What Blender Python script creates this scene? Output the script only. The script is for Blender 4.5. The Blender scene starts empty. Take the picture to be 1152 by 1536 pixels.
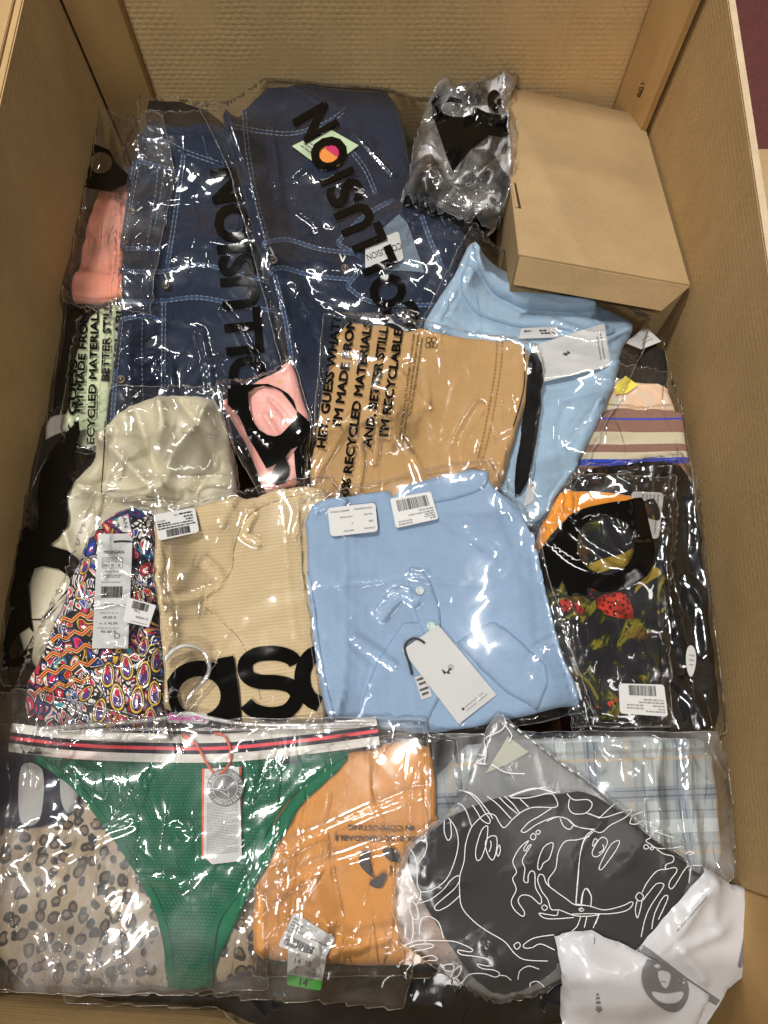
import bpy, bmesh, math, random
import numpy as np
from mathutils import Vector
from mathutils.geometry import delaunay_2d_cdt
sc = bpy.context.scene
C = sc.collection
R = math.radians
random.seed(7); rng = np.random.default_rng(7)

# ------------------------------------------------------------------ camera, world, lamps, exposure
CAMZ, FPX, PITCH = 0.82, 1130.0, R(17.8)
cd = bpy.data.cameras.new('camera'); cam = bpy.data.objects.new('camera', cd); C.objects.link(cam)
cam.location = (0, 0, CAMZ); cam.rotation_euler = (PITCH, 0, 0)
cd.sensor_fit = 'VERTICAL'; cd.sensor_height = 36.0; cd.lens = 36.0 * FPX / 1536.0
cd.clip_start = 0.01; cd.clip_end = 60
sc.camera = cam
w = bpy.data.worlds.new('World'); sc.world = w; w.use_nodes = True
bg = w.node_tree.nodes['Background']; bg.inputs[0].default_value = (1.0, 0.93, 0.84, 1); bg.inputs[1].default_value = 0.055
def lamp(name, loc, target, size, watts, col=(1, .965, .92)):
    l = bpy.data.lights.new(name, 'AREA'); l.shape = 'RECTANGLE'; l.size = size[0]; l.size_y = size[1]; l.energy = watts; l.color = col
    o = bpy.data.objects.new(name, l); C.objects.link(o); o.location = loc
    d = Vector(target) - Vector(loc); o.rotation_euler = d.to_track_quat('-Z', 'Y').to_euler()
    return o
lamp('ceiling_lamp', (-1.55, 1.5, 5.7), (0, .35, 0), (1.3, .2), 280)
lamp('ceiling_lamp', (4.3, 1.4, 4.2), (0, .35, 0), (.9, .2), 60)
lamp('ceiling_lamp', (-1.0, -2.6, 5.4), (0, .35, 0), (2.0, .18), 185)
lamp('ceiling_lamp', (.8, 4.6, 5.2), (0, .35, 0), (2.0, .2), 60)  # weaker lamp, added for more glints on the film
lamp('ceiling_lamp', (1.6, -.9, 5.6), (0, .35, 0), (2.0, .2), 18)  # likewise added to multiply the glints
lamp('ceiling_lamp', (-3.6, 4.2, 5.2), (0, .35, 0), (2.0, .2), 40)  # another weak one added for glints
sc.view_settings.view_transform = 'Standard'; sc.view_settings.look = 'None'
sc.view_settings.exposure = 0.0; sc.view_settings.gamma = 1.0
try:
    sc.cycles.transparent_max_bounces = 32; sc.cycles.max_bounces = 8; sc.cycles.use_denoising = True; sc.cycles.use_adaptive_sampling = True; sc.cycles.adaptive_threshold = .025
    sc.cycles.caustics_reflective = False; sc.cycles.caustics_refractive = False
except Exception: pass

# ------------------------------------------------------------------ picture <-> place
def dxy(P):
    P = np.asarray(P, float).reshape(-1, 2); u = P[:, 0] - 576.0; v = 768.0 - P[:, 1]
    cp, sp = math.cos(PITCH), math.sin(PITCH)
    z = -FPX * cp + v * sp
    return np.stack([u / -z, (FPX * sp + v * cp) / -z], 1)
def at_z(P, z): return dxy(P) * (CAMZ - np.asarray(z).reshape(-1, 1))
def Z(ox, oy, s, pts): return [(ox + x / s, oy + y / s) for x, y in pts]

X0, Y0, ST, NX, NY = -.46, -.34, .002, 450, 690
GX, GY = np.meshgrid(X0 + ST * np.arange(NX), Y0 + ST * np.arange(NY))
WALL_L, WALL_R, WALL_B = -.405, .372, .945
def WL(y): return -.430 + (np.asarray(y) + .24) * .0235            # the left side stands slightly splayed towards the front
def sample(A, xy):
    x = np.clip((xy[:, 0] - X0) / ST, 0, NX - 1.001); y = np.clip((xy[:, 1] - Y0) / ST, 0, NY - 1.001)
    i = x.astype(int); j = y.astype(int); a = x - i; b = y - j
    return A[j, i] * (1 - a) * (1 - b) + A[j, i + 1] * a * (1 - b) + A[j + 1, i] * (1 - a) * b + A[j + 1, i + 1] * a * b
def box1(A, r, ax):
    p = [(0, 0), (0, 0)]; p[ax] = (r + 1, r); c = np.cumsum(np.pad(A, p, 'edge'), ax); n = A.shape[ax]
    hi = np.take(c, range(2 * r + 1, 2 * r + 1 + n), ax); lo = np.take(c, range(0, n), ax)
    return (hi - lo) / (2 * r + 1)
def blur(A, r, k=2):
    for _ in range(k): A = box1(box1(A, r, 0), r, 1)
    return A
def wrap(A, xy, ang=0, off=(0, 0), sx=1, sy=1):          # sample a field turned, stretched, mirrored at its ends
    c, s = math.cos(ang), math.sin(ang); x = (c * xy[0] + s * xy[1]) * sx + off[0]; y = (-s * xy[0] + c * xy[1]) * sy + off[1]
    def mir(t, n):
        t = np.mod(t, 2 * n); return np.where(t > n, 2 * n - t, t)
    x = mir(x / ST, NX - 2); y = mir(y / ST, NY - 2); i = x.astype(int); j = y.astype(int); a = x - i; b = y - j
    return A[j, i] * (1 - a) * (1 - b) + A[j, i + 1] * a * (1 - b) + A[j + 1, i] * (1 - a) * b + A[j + 1, i + 1] * a * b
def smooth_noise(r, seed):
    a = blur(np.random.default_rng(seed).normal(size=(NY, NX)), r, 3); return a / a.std()
N1 = smooth_noise(5, 1); N2 = smooth_noise(14, 2)
def tin(sx, sy, seed):                                  # a crumpled sheet: flat facets that meet in creases
    g = np.random.default_rng(seed); n = int(.9 * 1.38 / (sx * sy))
    P = np.stack([g.uniform(X0 - .03, X0 + NX * ST + .03, n), g.uniform(Y0 - .03, Y0 + NY * ST + .03, n)], 1)
    h = g.normal(size=n); r = delaunay_2d_cdt([Vector((p[0] / sx, p[1] / sy)) for p in P], [], [], 0, 1e-6)
    V = np.array([(v[0] * sx, v[1] * sy) for v in r[0]]); hh = h[[o[0] for o in r[3]]]
    A = np.zeros((NY, NX))
    for f in r[2]:
        p = V[list(f)]; q = hh[list(f)]
        i0 = max(int((p[:, 0].min() - X0) / ST), 0); i1 = min(int((p[:, 0].max() - X0) / ST) + 2, NX)
        j0 = max(int((p[:, 1].min() - Y0) / ST), 0); j1 = min(int((p[:, 1].max() - Y0) / ST) + 2, NY)
        if i1 <= i0 or j1 <= j0: continue
        x = GX[j0:j1, i0:i1]; y = GY[j0:j1, i0:i1]
        d = (p[1, 1] - p[2, 1]) * (p[0, 0] - p[2, 0]) + (p[2, 0] - p[1, 0]) * (p[0, 1] - p[2, 1])
        if abs(d) < 1e-12: continue
        a = ((p[1, 1] - p[2, 1]) * (x - p[2, 0]) + (p[2, 0] - p[1, 0]) * (y - p[2, 1])) / d
        b = ((p[2, 1] - p[0, 1]) * (x - p[2, 0]) + (p[0, 0] - p[2, 0]) * (y - p[2, 1])) / d
        c = 1 - a - b; m = (a >= -1e-6) & (b >= -1e-6) & (c >= -1e-6)
        A[j0:j1, i0:i1][m] = (a * q[0] + b * q[1] + c * q[2])[m]
    return A
TF, TM, TL = tin(.010, .020, 11), tin(.045, .022, 12), tin(.090, .018, 13)
TS = blur(tin(.060, .020, 14), 1, 1); TG = blur(tin(.035, .014, 15), 1, 1)

# ------------------------------------------------------------------ outlines
def chaikin(P, n=1, closed=True):
    P = np.asarray(P, float)
    for _ in range(n):
        Q = np.roll(P, -1, 0) if closed else P[1:]
        A = P if closed else P[:-1]
        S = np.stack([A * .75 + Q * .25, A * .25 + Q * .75], 1).reshape(-1, 2)
        P = S if closed else np.vstack([P[:1], S, P[-1:]])
    return P
def resample(P, step, closed=True):
    P = np.asarray(P, float); Q = np.vstack([P, P[:1]]) if closed else P
    out = []
    for a, b in zip(Q[:-1], Q[1:]):
        n = max(1, int(round(np.hypot(*(b - a)) / step)))
        out += [a + (b - a) * k / n for k in range(n)]
    if not closed: out.append(Q[-1])
    return np.array(out)
def spline(P, step=4.0, closed=False):
    P = np.asarray(P, float); n = len(P)
    if n < 3 and not closed: return resample(P, step, False)
    out = []
    for i in range(n if closed else n - 1):
        p1, p2 = P[i], P[(i + 1) % n]; p0 = P[i - 1] if (closed or i) else p1; p3 = P[(i + 2) % n] if (closed or i + 2 < n) else p2
        k = max(1, int(np.hypot(*(p2 - p1)) / step))
        for t in np.arange(k) / k:
            out.append(.5 * (2 * p1 + (p2 - p0) * t + (2 * p0 - 5 * p1 + 4 * p2 - p3) * t ** 2 + (3 * p1 - p0 - 3 * p2 + p3) * t ** 3))
    if not closed: out.append(P[-1])
    return np.array(out)
def inside(loops, x, y):
    m = np.zeros(x.shape, bool)
    for P in loops:
        for (ax, ay), (bx, by) in zip(P, np.roll(P, -1, 0)):
            if ay == by: continue
            c = ((ay > y) != (by > y)) & (x < (bx - ax) * (y - ay) / (by - ay) + ax); m ^= c
    return m
def segdist(P, x, y, closed=True):
    d = np.full(x.shape, 9.0); Q = np.roll(P, -1, 0) if closed else P[1:]
    for a, b in zip(P if closed else P[:-1], Q):
        v = b - a; L = max(v @ v, 1e-14); t = np.clip(((x - a[0]) * v[0] + (y - a[1]) * v[1]) / L, 0, 1)
        d = np.minimum(d, (x - a[0] - t * v[0]) ** 2 + (y - a[1] - t * v[1]) ** 2)
    return np.sqrt(d)
def win(xy, pad=.03):
    i0 = max(int((xy[:, 0].min() - pad - X0) / ST), 0); i1 = min(int((xy[:, 0].max() + pad - X0) / ST) + 2, NX)
    j0 = max(int((xy[:, 1].min() - pad - Y0) / ST), 0); j1 = min(int((xy[:, 1].max() + pad - Y0) / ST) + 2, NY)
    return slice(j0, j1), slice(i0, i1)

# ------------------------------------------------------------------ node helpers
def lin(r, g, b, k=1.0):
    f = lambda c: (c / 255 / 12.92 if c <= 10 else ((c / 255 + .055) / 1.055) ** 2.4) * k
    return (f(r), f(g), f(b), 1)
def mat(name):
    m = bpy.data.materials.new(name); m.use_nodes = True; nt = m.node_tree; nt.nodes.clear()
    out = nt.nodes.new('ShaderNodeOutputMaterial')
    def nd(t, ins=None, **props):
        n = nt.nodes.new('ShaderNode' + t)
        for k, v in props.items(): setattr(n, k, v)
        for k, v in (ins or {}).items():
            s = n.inputs[k]
            if isinstance(v, bpy.types.NodeSocket): nt.links.new(v, s)
            elif isinstance(v, bpy.types.Node): nt.links.new(v.outputs[0], s)
            else: s.default_value = v
        return n
    return m, nt, out, nd
def mixc(nd, f, a, b, mode='MIX'):
    return nd('Mix', {0: f, 6: a, 7: b}, data_type='RGBA', blend_type=mode).outputs[2]
def mth(nd, op, a, b=0.0, c=0.0, clamp=False):
    return nd('Math', {0: a, 1: b, 2: c}, operation=op, use_clamp=clamp).outputs[0]
def ramp(nd, f, stops, interp='LINEAR'):
    n = nd('ValToRGB', {0: f}); cr = n.color_ramp; cr.interpolation = interp
    while len(cr.elements) < len(stops): cr.elements.new(.5)
    for e, (p, c) in zip(cr.elements, stops): e.position = p; e.color = c if len(c) == 4 else (*c, 1)
    return n.outputs[0]
def uvn(nd, rot=0, scale=(1, 1, 1), loc=(0, 0, 0)):
    u = nd('UVMap', uv_map='UVMap')
    return nd('Mapping', {0: u.outputs[0], 1: loc, 2: (0, 0, rot), 3: scale}).outputs[0]
def noise(nd, v, s, d=3.0, r=.5, dist=0.0, **k):
    return nd('TexNoise', {'Vector': v, 'Scale': s, 'Detail': d, 'Roughness': r, 'Distortion': dist}, **k)
def cloth(name, col, rough=.85, weave=(600, 600, .25), var=.12, sheen=.15, extra=None, spec=.2, crease=.10):
    m, nt, out, nd = mat(name); v = uvn(nd)
    base = extra(nd, v) if extra else None
    if not isinstance(base, bpy.types.NodeSocket): base = mixc(nd, 1.0, col, col)
    n = noise(nd, v, 35, 4, .6).outputs[0]
    k = mth(nd, 'MULTIPLY_ADD', n, 2 * var, 1 - var)
    k = mth(nd, 'MULTIPLY', k, mth(nd, 'MULTIPLY_ADD', noise(nd, v, 620, 2, .6).outputs[0], .34, .83))
    kc = nd('CombineColor', {0: k, 1: k, 2: k}).outputs[0]
    base = mixc(nd, 1.0, base, kc, 'MULTIPLY')
    wx = nd('TexWave', {'Vector': v, 'Scale': weave[0] / 20 * 1.0, 'Distortion': .6, 'Detail': 1.0, 'Detail Scale': 1.0}, bands_direction='X')
    wy = nd('TexWave', {'Vector': v, 'Scale': weave[1] / 20 * 1.0, 'Distortion': .6, 'Detail': 1.0, 'Detail Scale': 1.0}, bands_direction='Y')
    hgt = mth(nd, 'ADD', wx.outputs[1], wy.outputs[1])
    b1 = nd('Bump', {'Strength': weave[2], 'Distance': .0006, 'Height': hgt})
    cn = noise(nd, v, 55, 3, .55, 1.2).outputs[0]
    b2 = nd('Bump', {'Strength': crease, 'Distance': .004, 'Height': cn, 'Normal': b1.outputs[0]})
    p = nd('BsdfPrincipled', {'Base Color': base, 'Roughness': rough, 'Specular IOR Level': spec, 'Sheen Weight': sheen, 'Sheen Roughness': .5, 'Normal': b2.outputs[0]})
    nt.links.new(p.outputs[0], out.inputs[0]); return m
def plain(name, col, rough=.6, spec=.4, bump=0.0, bscale=300, metallic=0.0, var=.05):
    m, nt, out, nd = mat(name); g = nd('NewGeometry').outputs[0]
    n = noise(nd, g, 60, 3).outputs[0]; k = mth(nd, 'MULTIPLY_ADD', n, 2 * var, 1 - var); kc = nd('CombineColor', {0: k, 1: k, 2: k}).outputs[0]
    base = mixc(nd, 1.0, col, kc, 'MULTIPLY'); ins = {'Base Color': base, 'Roughness': rough, 'Specular IOR Level': spec, 'Metallic': metallic}
    if bump:
        b = nd('Bump', {'Strength': bump, 'Distance': .001, 'Height': noise(nd, g, bscale, 3).outputs[0]}); ins['Normal'] = b.outputs[0]
    p = nd('BsdfPrincipled', ins); nt.links.new(p.outputs[0], out.inputs[0]); return m
def film(name, haze=.03, rough=.07, gain=2.2, bump=.35, tint=(1, 1, 1, 1), bscale=70, hcol=(.8, .8, .8, 1), calm=0.0):
    """A thin clear sheet: what lies behind shows straight through, the surface mirrors the lamps."""
    m, nt, out, nd = mat(name); g = nd('NewGeometry').outputs[0]
    last = None
    wp = nd('VectorMath', {0: noise(nd, g, 14, 1).outputs[1], 3: .035}, operation='SCALE').outputs[0]; gw = nd('VectorMath', {0: g, 1: wp}, operation='ADD').outputs[0]
    k_ = bscale / 70; rnd = nd('ObjectInfo').outputs['Random']
    ms = nd('SeparateColor', {0: noise(nd, g, 10, 2, .5).outputs[1]}).outputs
    for q, (rot, sc_, st_, wid, dist, thr) in enumerate(((.6, 24, .13, .045, .00085, .49), (1.9, 36, .20, .060, .00060, .51), (1.2, 80, .40, .12, .00026, .57))):
        rz = nd('CombineXYZ', {2: mth(nd, 'MULTIPLY_ADD', rnd, 6.28, rot)}).outputs[0]
        v = nd('Mapping', {0: gw, 2: rz, 3: (sc_ * k_, sc_ * k_ * st_, sc_)}).outputs[0]
        e = nd('TexVoronoi', {'Vector': v, 'Scale': 1.0, 'Randomness': 1.0}, feature='DISTANCE_TO_EDGE', voronoi_dimensions='2D').outputs[0]
        h = nd('MapRange', {0: e, 1: 0.0, 2: wid, 3: 1.0, 4: 0.0}, interpolation_type='SMOOTHSTEP').outputs[0]
        mk = nd('MapRange', {0: ms[q], 1: thr - .05 + calm, 2: thr + .14 + calm}, interpolation_type='SMOOTHSTEP').outputs[0]
        ins = {'Strength': 1.0, 'Distance': dist * (bump / .4), 'Height': mth(nd, 'MULTIPLY', h, mk)}
        if last is not None: ins['Normal'] = last.outputs[0]
        last = nd('Bump', ins)
    b2 = last
    fr = nd('Fresnel', {'IOR': 1.5, 'Normal': b2.outputs[0]})
    f = mth(nd, 'MULTIPLY', fr.outputs[0], gain, clamp=True); f = mth(nd, 'MINIMUM', f, .75)
    tr = nd('BsdfTransparent', {'Color': tint})
    df = nd('BsdfDiffuse', {'Color': hcol})
    hz = nd('MapRange', {0: noise(nd, g, 13, 3, .6, .6).outputs[0], 1: .40, 2: .72}, interpolation_type='SMOOTHSTEP').outputs[0]
    hf = mth(nd, 'MULTIPLY_ADD', hz, haze * 3.2, haze * .4)
    a = nd('MixShader', {0: hf, 1: tr.outputs[0], 2: df.outputs[0]})
    gl = nd('BsdfGlossy', {'Color': (1, 1, 1, 1), 'Roughness': rough, 'Normal': b2.outputs[0]})
    gl2 = nd('BsdfGlossy', {'Color': (1, 1, 1, 1), 'Roughness': rough * 4.6, 'Normal': b2.outputs[0]}); gl = nd('MixShader', {0: .14, 1: gl.outputs[0], 2: gl2.outputs[0]})
    s = nd('MixShader', {0: f, 1: a.outputs[0], 2: gl.outputs[0]})
    nt.links.new(s.outputs[0], out.inputs[0]); return m

# ------------------------------------------------------------------ objects
def root_of(o):
    off = Vector((0, 0, 0))
    while o is not None: off += o.location; o = o.parent
    return off
def mesh_obj(name, V, F, m, parent=None, uv=None, smooth=True):
    V = np.asarray(V, float)
    if parent is not None: V = V - np.array(root_of(parent))
    me = bpy.data.meshes.new(name); me.from_pydata(V.tolist(), [], [tuple(int(i) for i in f) for f in F]); me.materials.append(m)
    if uv is not None:
        l = me.uv_layers.new(name='UVMap'); ix = np.empty(len(me.loops), int); me.loops.foreach_get('vertex_index', ix)
        l.data.foreach_set('uv', np.asarray(uv, np.float32)[ix].ravel())
    if smooth: me.polygons.foreach_set('use_smooth', np.ones(len(me.polygons), bool))
    me.update()
    o = bpy.data.objects.new(name, me); C.objects.link(o)
    if parent is not None: o.parent = parent
    return o
def thing(name, label, cat, px=(576, 768), z=0.0, group=None, loc=None):
    o = bpy.data.objects.new(name, None); C.objects.link(o); o.empty_display_size = .03
    xy = at_z([px], z)[0] if loc is None else loc; o.location = (xy[0], xy[1], z if loc is None else loc[2])
    o['label'] = label; o['category'] = cat
    if group: o['group'] = group
    return o
def structure(o): o['kind'] = 'structure'; return o

H = -.030 - .045 * np.clip((GY - .30) / .5, 0, 1) * np.clip((GX + .28) / .3, 0, 1) + .005 * N2                                   # how high the pile stands, grown sheet by sheet
class Surf:
    def __init__(s, z, name=None): s.z = z
    def hit(s, P, off=0.0):
        D = dxy(P); z = np.zeros(len(D))
        for _ in range(7): z = sample(s.z, D * (CAMZ - z)[:, None])
        return np.column_stack([D * (CAMZ - z)[:, None], z + off])
def outline(px, zoff, sm, wob, step=.004):
    P = chaikin(px, sm) if sm else np.asarray(px, float)
    P = resample(P, 6)
    Hb = blur(H, 4, 2); D = dxy(P); z = np.full(len(D), H.mean())
    for _ in range(5): z = sample(Hb, D * (CAMZ - z)[:, None]) * .5 + z * .5 if False else sample(Hb, D * (CAMZ - z)[:, None])
    k = 9; zz = np.concatenate([z[-k:], z, z[:k]]); z = np.convolve(zz, np.ones(2 * k + 1) / (2 * k + 1), 'valid')
    xy = D * (CAMZ - z - zoff)[:, None]
    if wob: xy = xy + wob * np.stack([wrap(N1, (xy[:, 0], xy[:, 1]), .3, (.1, .2), 1.6, 1.6), wrap(N1, (xy[:, 0], xy[:, 1]), 1.2, (.5, .1), 1.6, 1.6)], 1)
    xy[:, 0] = np.minimum(np.maximum(xy[:, 0], WL(xy[:, 1]) + .003), WALL_R - .003); xy[:, 1] = np.minimum(xy[:, 1], WALL_B - .004)
    xy = resample(xy, step)
    keep = np.hypot(*(xy - np.roll(xy, 1, 0)).T) > 5e-4
    return xy[keep]
def settle(j, i, m, iters, r):
    h = H[j, i]; lo = np.where(m, h, h.min()); b = h.copy()
    for _ in range(iters): b = np.where(m, np.maximum(h, blur(b, r, 1)), h)
    return b
def settle_loose(j, i, m, iters, r):                      # as settle, but the rim of the sheet hangs free
    h = H[j, i]; f = m.astype(float); w_ = np.maximum(blur(f, r, 1), 1e-3); b = h.copy()
    for _ in range(iters): b = np.where(m, np.maximum(h, blur(b * f, r, 1) / w_), h)
    return b
def fill_mesh(xy, zf, res, name, m, parent, ang=0.0, skirt=0.0, seed=0):
    j, i = win(xy, 0); g = np.random.default_rng(seed + len(xy))
    xs = np.arange(xy[:, 0].min(), xy[:, 0].max(), res); ys = np.arange(xy[:, 1].min(), xy[:, 1].max(), res)
    gx, gy = np.meshgrid(xs, ys); gx = (gx + g.uniform(-.2, .2, gx.shape) * res).ravel(); gy = (gy + g.uniform(-.2, .2, gy.shape) * res).ravel()
    ok = inside([xy], gx, gy); gx, gy = gx[ok], gy[ok]; ok = segdist(xy, gx, gy) > res * .6
    P = np.vstack([xy, np.stack([gx[ok], gy[ok]], 1)]); n = len(xy)
    r = delaunay_2d_cdt([Vector(p) for p in P], [(k, (k + 1) % n) for k in range(n)], [], 0, 1e-7)
    V = np.array([tuple(v) for v in r[0]]); F = np.array([f for f in r[2] if len(f) == 3])
    c = V[F].mean(1); F = F[inside([xy], c[:, 0], c[:, 1])]
    V3 = np.column_stack([V, sample(zf, V)]); F = F.tolist()
    if skirt:
        k0 = len(V3); idx = {}; orig = {}
        for vi, o in enumerate(r[3]):
            for q in o:
                if q < n: orig[q] = vi
        ring = [orig[q] for q in range(n) if q in orig]; low = V3[ring].copy(); low[:, 2] -= skirt; V3 = np.vstack([V3, low]); L = len(ring)
        ccw = np.sum(xy[:, 0] * np.roll(xy[:, 1], -1) - np.roll(xy[:, 0], -1) * xy[:, 1]) > 0
        for q in range(L):
            a, b2 = ring[q], ring[(q + 1) % L]; e, f2 = k0 + q, k0 + (q + 1) % L
            F.append([a, e, f2, b2] if ccw else [a, b2, f2, e])
    c0 = xy.mean(0); ca, sa = math.cos(ang), math.sin(ang); q = V3[:, :2] - c0
    uv = np.stack([ca * q[:, 0] + sa * q[:, 1], -sa * q[:, 0] + ca * q[:, 1]], 1)
    return mesh_obj(name, V3, F, m, parent, uv)
def soft(t): t = np.clip(t, 0, 1); return t * t * (3 - 2 * t)

def garment(name, px, T, m, parent, edge=.014, sm=1, wob=.0006, ang=0.0, res=.0029, folds=0.0, fang=0.0, fscale=1.0, fstretch=3.0,
            creases=(), steps=(), seed=0, iters=14, r=5, lump=.0, roll=0.0, drop=0.0):
    """A folded garment: lies on the pile, domed edge, folds, pocket steps and creases as real relief."""
    global H
    T = T * .42; edge = edge * .62
    xy = outline(px, T * .6, sm, wob); j, i = win(xy); x, y = GX[j, i], GY[j, i]
    msk = inside([xy], x, y); d = np.where(msk, segdist(xy, x, y), 0)
    b = settle(j, i, msk, iters, r); pr = np.sqrt(np.clip(1 - (1 - np.clip(d / edge, 0, 1)) ** 2, 0, 1))
    z = b + .0007 + T * pr
    g = np.random.default_rng(seed + 31); o1 = g.uniform(0, 1, 2); o2 = g.uniform(0, 1, 2)
    if folds:
        n = wrap(TS, (x, y), fang, o1, fscale * 1.1, fscale * 1.1 * fstretch / 3); q = wrap(TG, (x, y), fang + .35, o2, fscale, fscale * fstretch / 3)
        z = z + folds * pr * (.45 * n + .22 * q)
    if lump: z = z + .5 * lump * pr * wrap(N2, (x, y), .4, o2, 1, 1)
    S = Surf(H.copy()); S.z[j, i] = np.where(msk, z, H[j, i])
    for poly, h, e in steps:
        q = S.hit(resample(chaikin(poly, 1), 6))[:, :2]; mm = inside([q], x, y); dd = segdist(q, x, y)
        z = z + h * soft(np.where(mm, dd, 0) / min(e, .005))
    for line, a, wd in creases:
        q = S.hit(spline(line, 8))[:, :2]; dd = segdist(q, x, y, False); z = z + 1.15 * a * np.exp(-(dd / (.62 * wd)) ** 1.5) * pr
    z = np.where(msk, np.maximum(z, H[j, i] + .0004), H[j, i])
    H[j, i] = np.maximum(H[j, i], z); S.z = H.copy()
    o = fill_mesh(xy, S.z, res, name, m, parent, ang, skirt=.006, seed=seed)
    S.obj = o; S.xy = xy; return S
def sheet(name, px, m, parent, fine=.0006, mid=.0022, long=.0, lang=0.0, sm=0, wob=.0006, res=.003, seed=0, gap=.0010, edge_m=None, iters=26, r=5, creases=(), edge_w=.00035, lift=(), pucker=.35):
    """A plastic sheet drawn over what lies under it: taut, crumpled, creased."""
    global H
    xy = outline(px, .002, sm, wob); j, i = win(xy); x, y = GX[j, i], GY[j, i]
    msk = inside([xy], x, y); d = np.where(msk, segdist(xy, x, y), 0)
    b = settle_loose(j, i, msk, iters, r) + gap
    g = np.random.default_rng(seed + 77); o = g.uniform(0, 1, 8); a = g.uniform(0, 3, 3)
    fine, mid, long = fine * .35, mid * .34, long * .55
    c = fine * wrap(TF, (x, y), a[0], o[:2]) + mid * wrap(TM, (x, y), a[1], o[2:4])
    if long: c = c + long * wrap(TL, (x, y), lang, o[4:6])
    amp = .55 + .45 * wrap(N2, (x, y), a[2], o[6:8]).clip(-1, 1.4)
    gy, gx = np.gradient(blur(b, 3, 1), ST); c = c * (1 + 3.0 * pucker * np.clip(np.hypot(gx, gy), 0, 1)) + .0016 * pucker * np.clip(np.hypot(gx, gy), 0, .8) * wrap(TF, (x, y), a[1], o[1:3], 1.3, 1.3)
    z = b + (c * amp + .8 * (fine + mid)).clip(0, None) * (.35 + .65 * soft(d / .012))
    S = Surf(H.copy()); S.z[j, i] = np.where(msk, z, H[j, i])
    for line, aa, wd in creases:
        q = S.hit(spline(line, 8))[:, :2]; dd = segdist(q, x, y, False); z = z + aa * np.exp(-(dd / wd) ** 2)
    for poly, h, e in lift:
        q = S.hit(resample(chaikin(poly, 1), 6))[:, :2]; mm = inside([q], x, y); dd = segdist(q, x, y); z = z + h * soft(np.where(mm, dd, 0) / e)
    z = np.where(msk, np.maximum(z, H[j, i] + .0005), H[j, i])
    H[j, i] = np.maximum(H[j, i], z); S.z = H.copy()
    S.obj = fill_mesh(xy, S.z, res, name, m, parent, seed=seed); S.xy = xy
    if edge_m is not None:
        e = resample(xy, .006); e3 = np.column_stack([e, sample(S.z, e) + .0004]); t = tube(e3, edge_w, edge_m, 'bag_edge', S.obj, closed=True, n=5)
    return S
def tube(P, r, m, name, parent, closed=False, n=8):
    P = np.asarray(P, float); L = len(P); V = []; F = []
    T = np.roll(P, -1, 0) - np.roll(P, 1, 0) if closed else np.gradient(P, axis=0)
    rr = np.broadcast_to(r, (L,))
    for k in range(L):
        t = T[k] / (np.linalg.norm(T[k]) + 1e-12); u = np.cross(t, (0, 0, 1.0)); nu = np.linalg.norm(u)
        u = u / nu if nu > 1e-6 else np.array([1.0, 0, 0]); v = np.cross(u, t)
        for q in range(n):
            a = 2 * math.pi * q / n; V.append(P[k] + rr[k] * (math.cos(a) * u + math.sin(a) * v))
    for k in range(L if closed else L - 1):
        for q in range(n):
            k2 = (k + 1) % L; F.append((k * n + q, k * n + (q + 1) % n, k2 * n + (q + 1) % n, k2 * n + q))
    if not closed: F += [tuple(range(n - 1, -1, -1)), tuple((L - 1) * n + q for q in range(n))]
    return mesh_obj(name, V, F, m, parent)
def drape(loops, S, m, name, parent, res=6.0, off=.0008):
    """Flat print (filled outlines in picture units) laid on a surface."""
    loops = [np.asarray(l, float) for l in loops if len(l) > 2]; V = []; E = []
    for l in loops:
        l = resample(l, res); k = len(V); V += l.tolist(); E += [(k + q, k + (q + 1) % len(l)) for q in range(len(l))]
    A = np.vstack(loops)
    gx, gy = np.meshgrid(np.arange(A[:, 0].min(), A[:, 0].max(), res), np.arange(A[:, 1].min(), A[:, 1].max(), res)); gx = gx.ravel() + .13; gy = gy.ravel() + .07
    ok = inside(loops, gx, gy); V += np.stack([gx[ok], gy[ok]], 1).tolist()
    r = delaunay_2d_cdt([Vector(p) for p in V], E, [], 0, 1e-4)
    P = np.array([tuple(v) for v in r[0]]); F = np.array([f for f in r[2] if len(f) == 3])
    if not len(F): return None
    c = P[F].mean(1); F = F[inside(loops, c[:, 0], c[:, 1])]
    used = np.unique(F); mp = np.full(len(P), -1); mp[used] = np.arange(len(used))
    F = mp[F]; P = P[used]
    a = P[F]; sg = (a[:, 1, 0] - a[:, 0, 0]) * (a[:, 2, 1] - a[:, 0, 1]) - (a[:, 1, 1] - a[:, 0, 1]) * (a[:, 2, 0] - a[:, 0, 0])
    F[sg > 0] = F[sg > 0][:, ::-1]
    return mesh_obj(name, S.hit(P, off), F, m, parent)
_tc = {}
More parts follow.
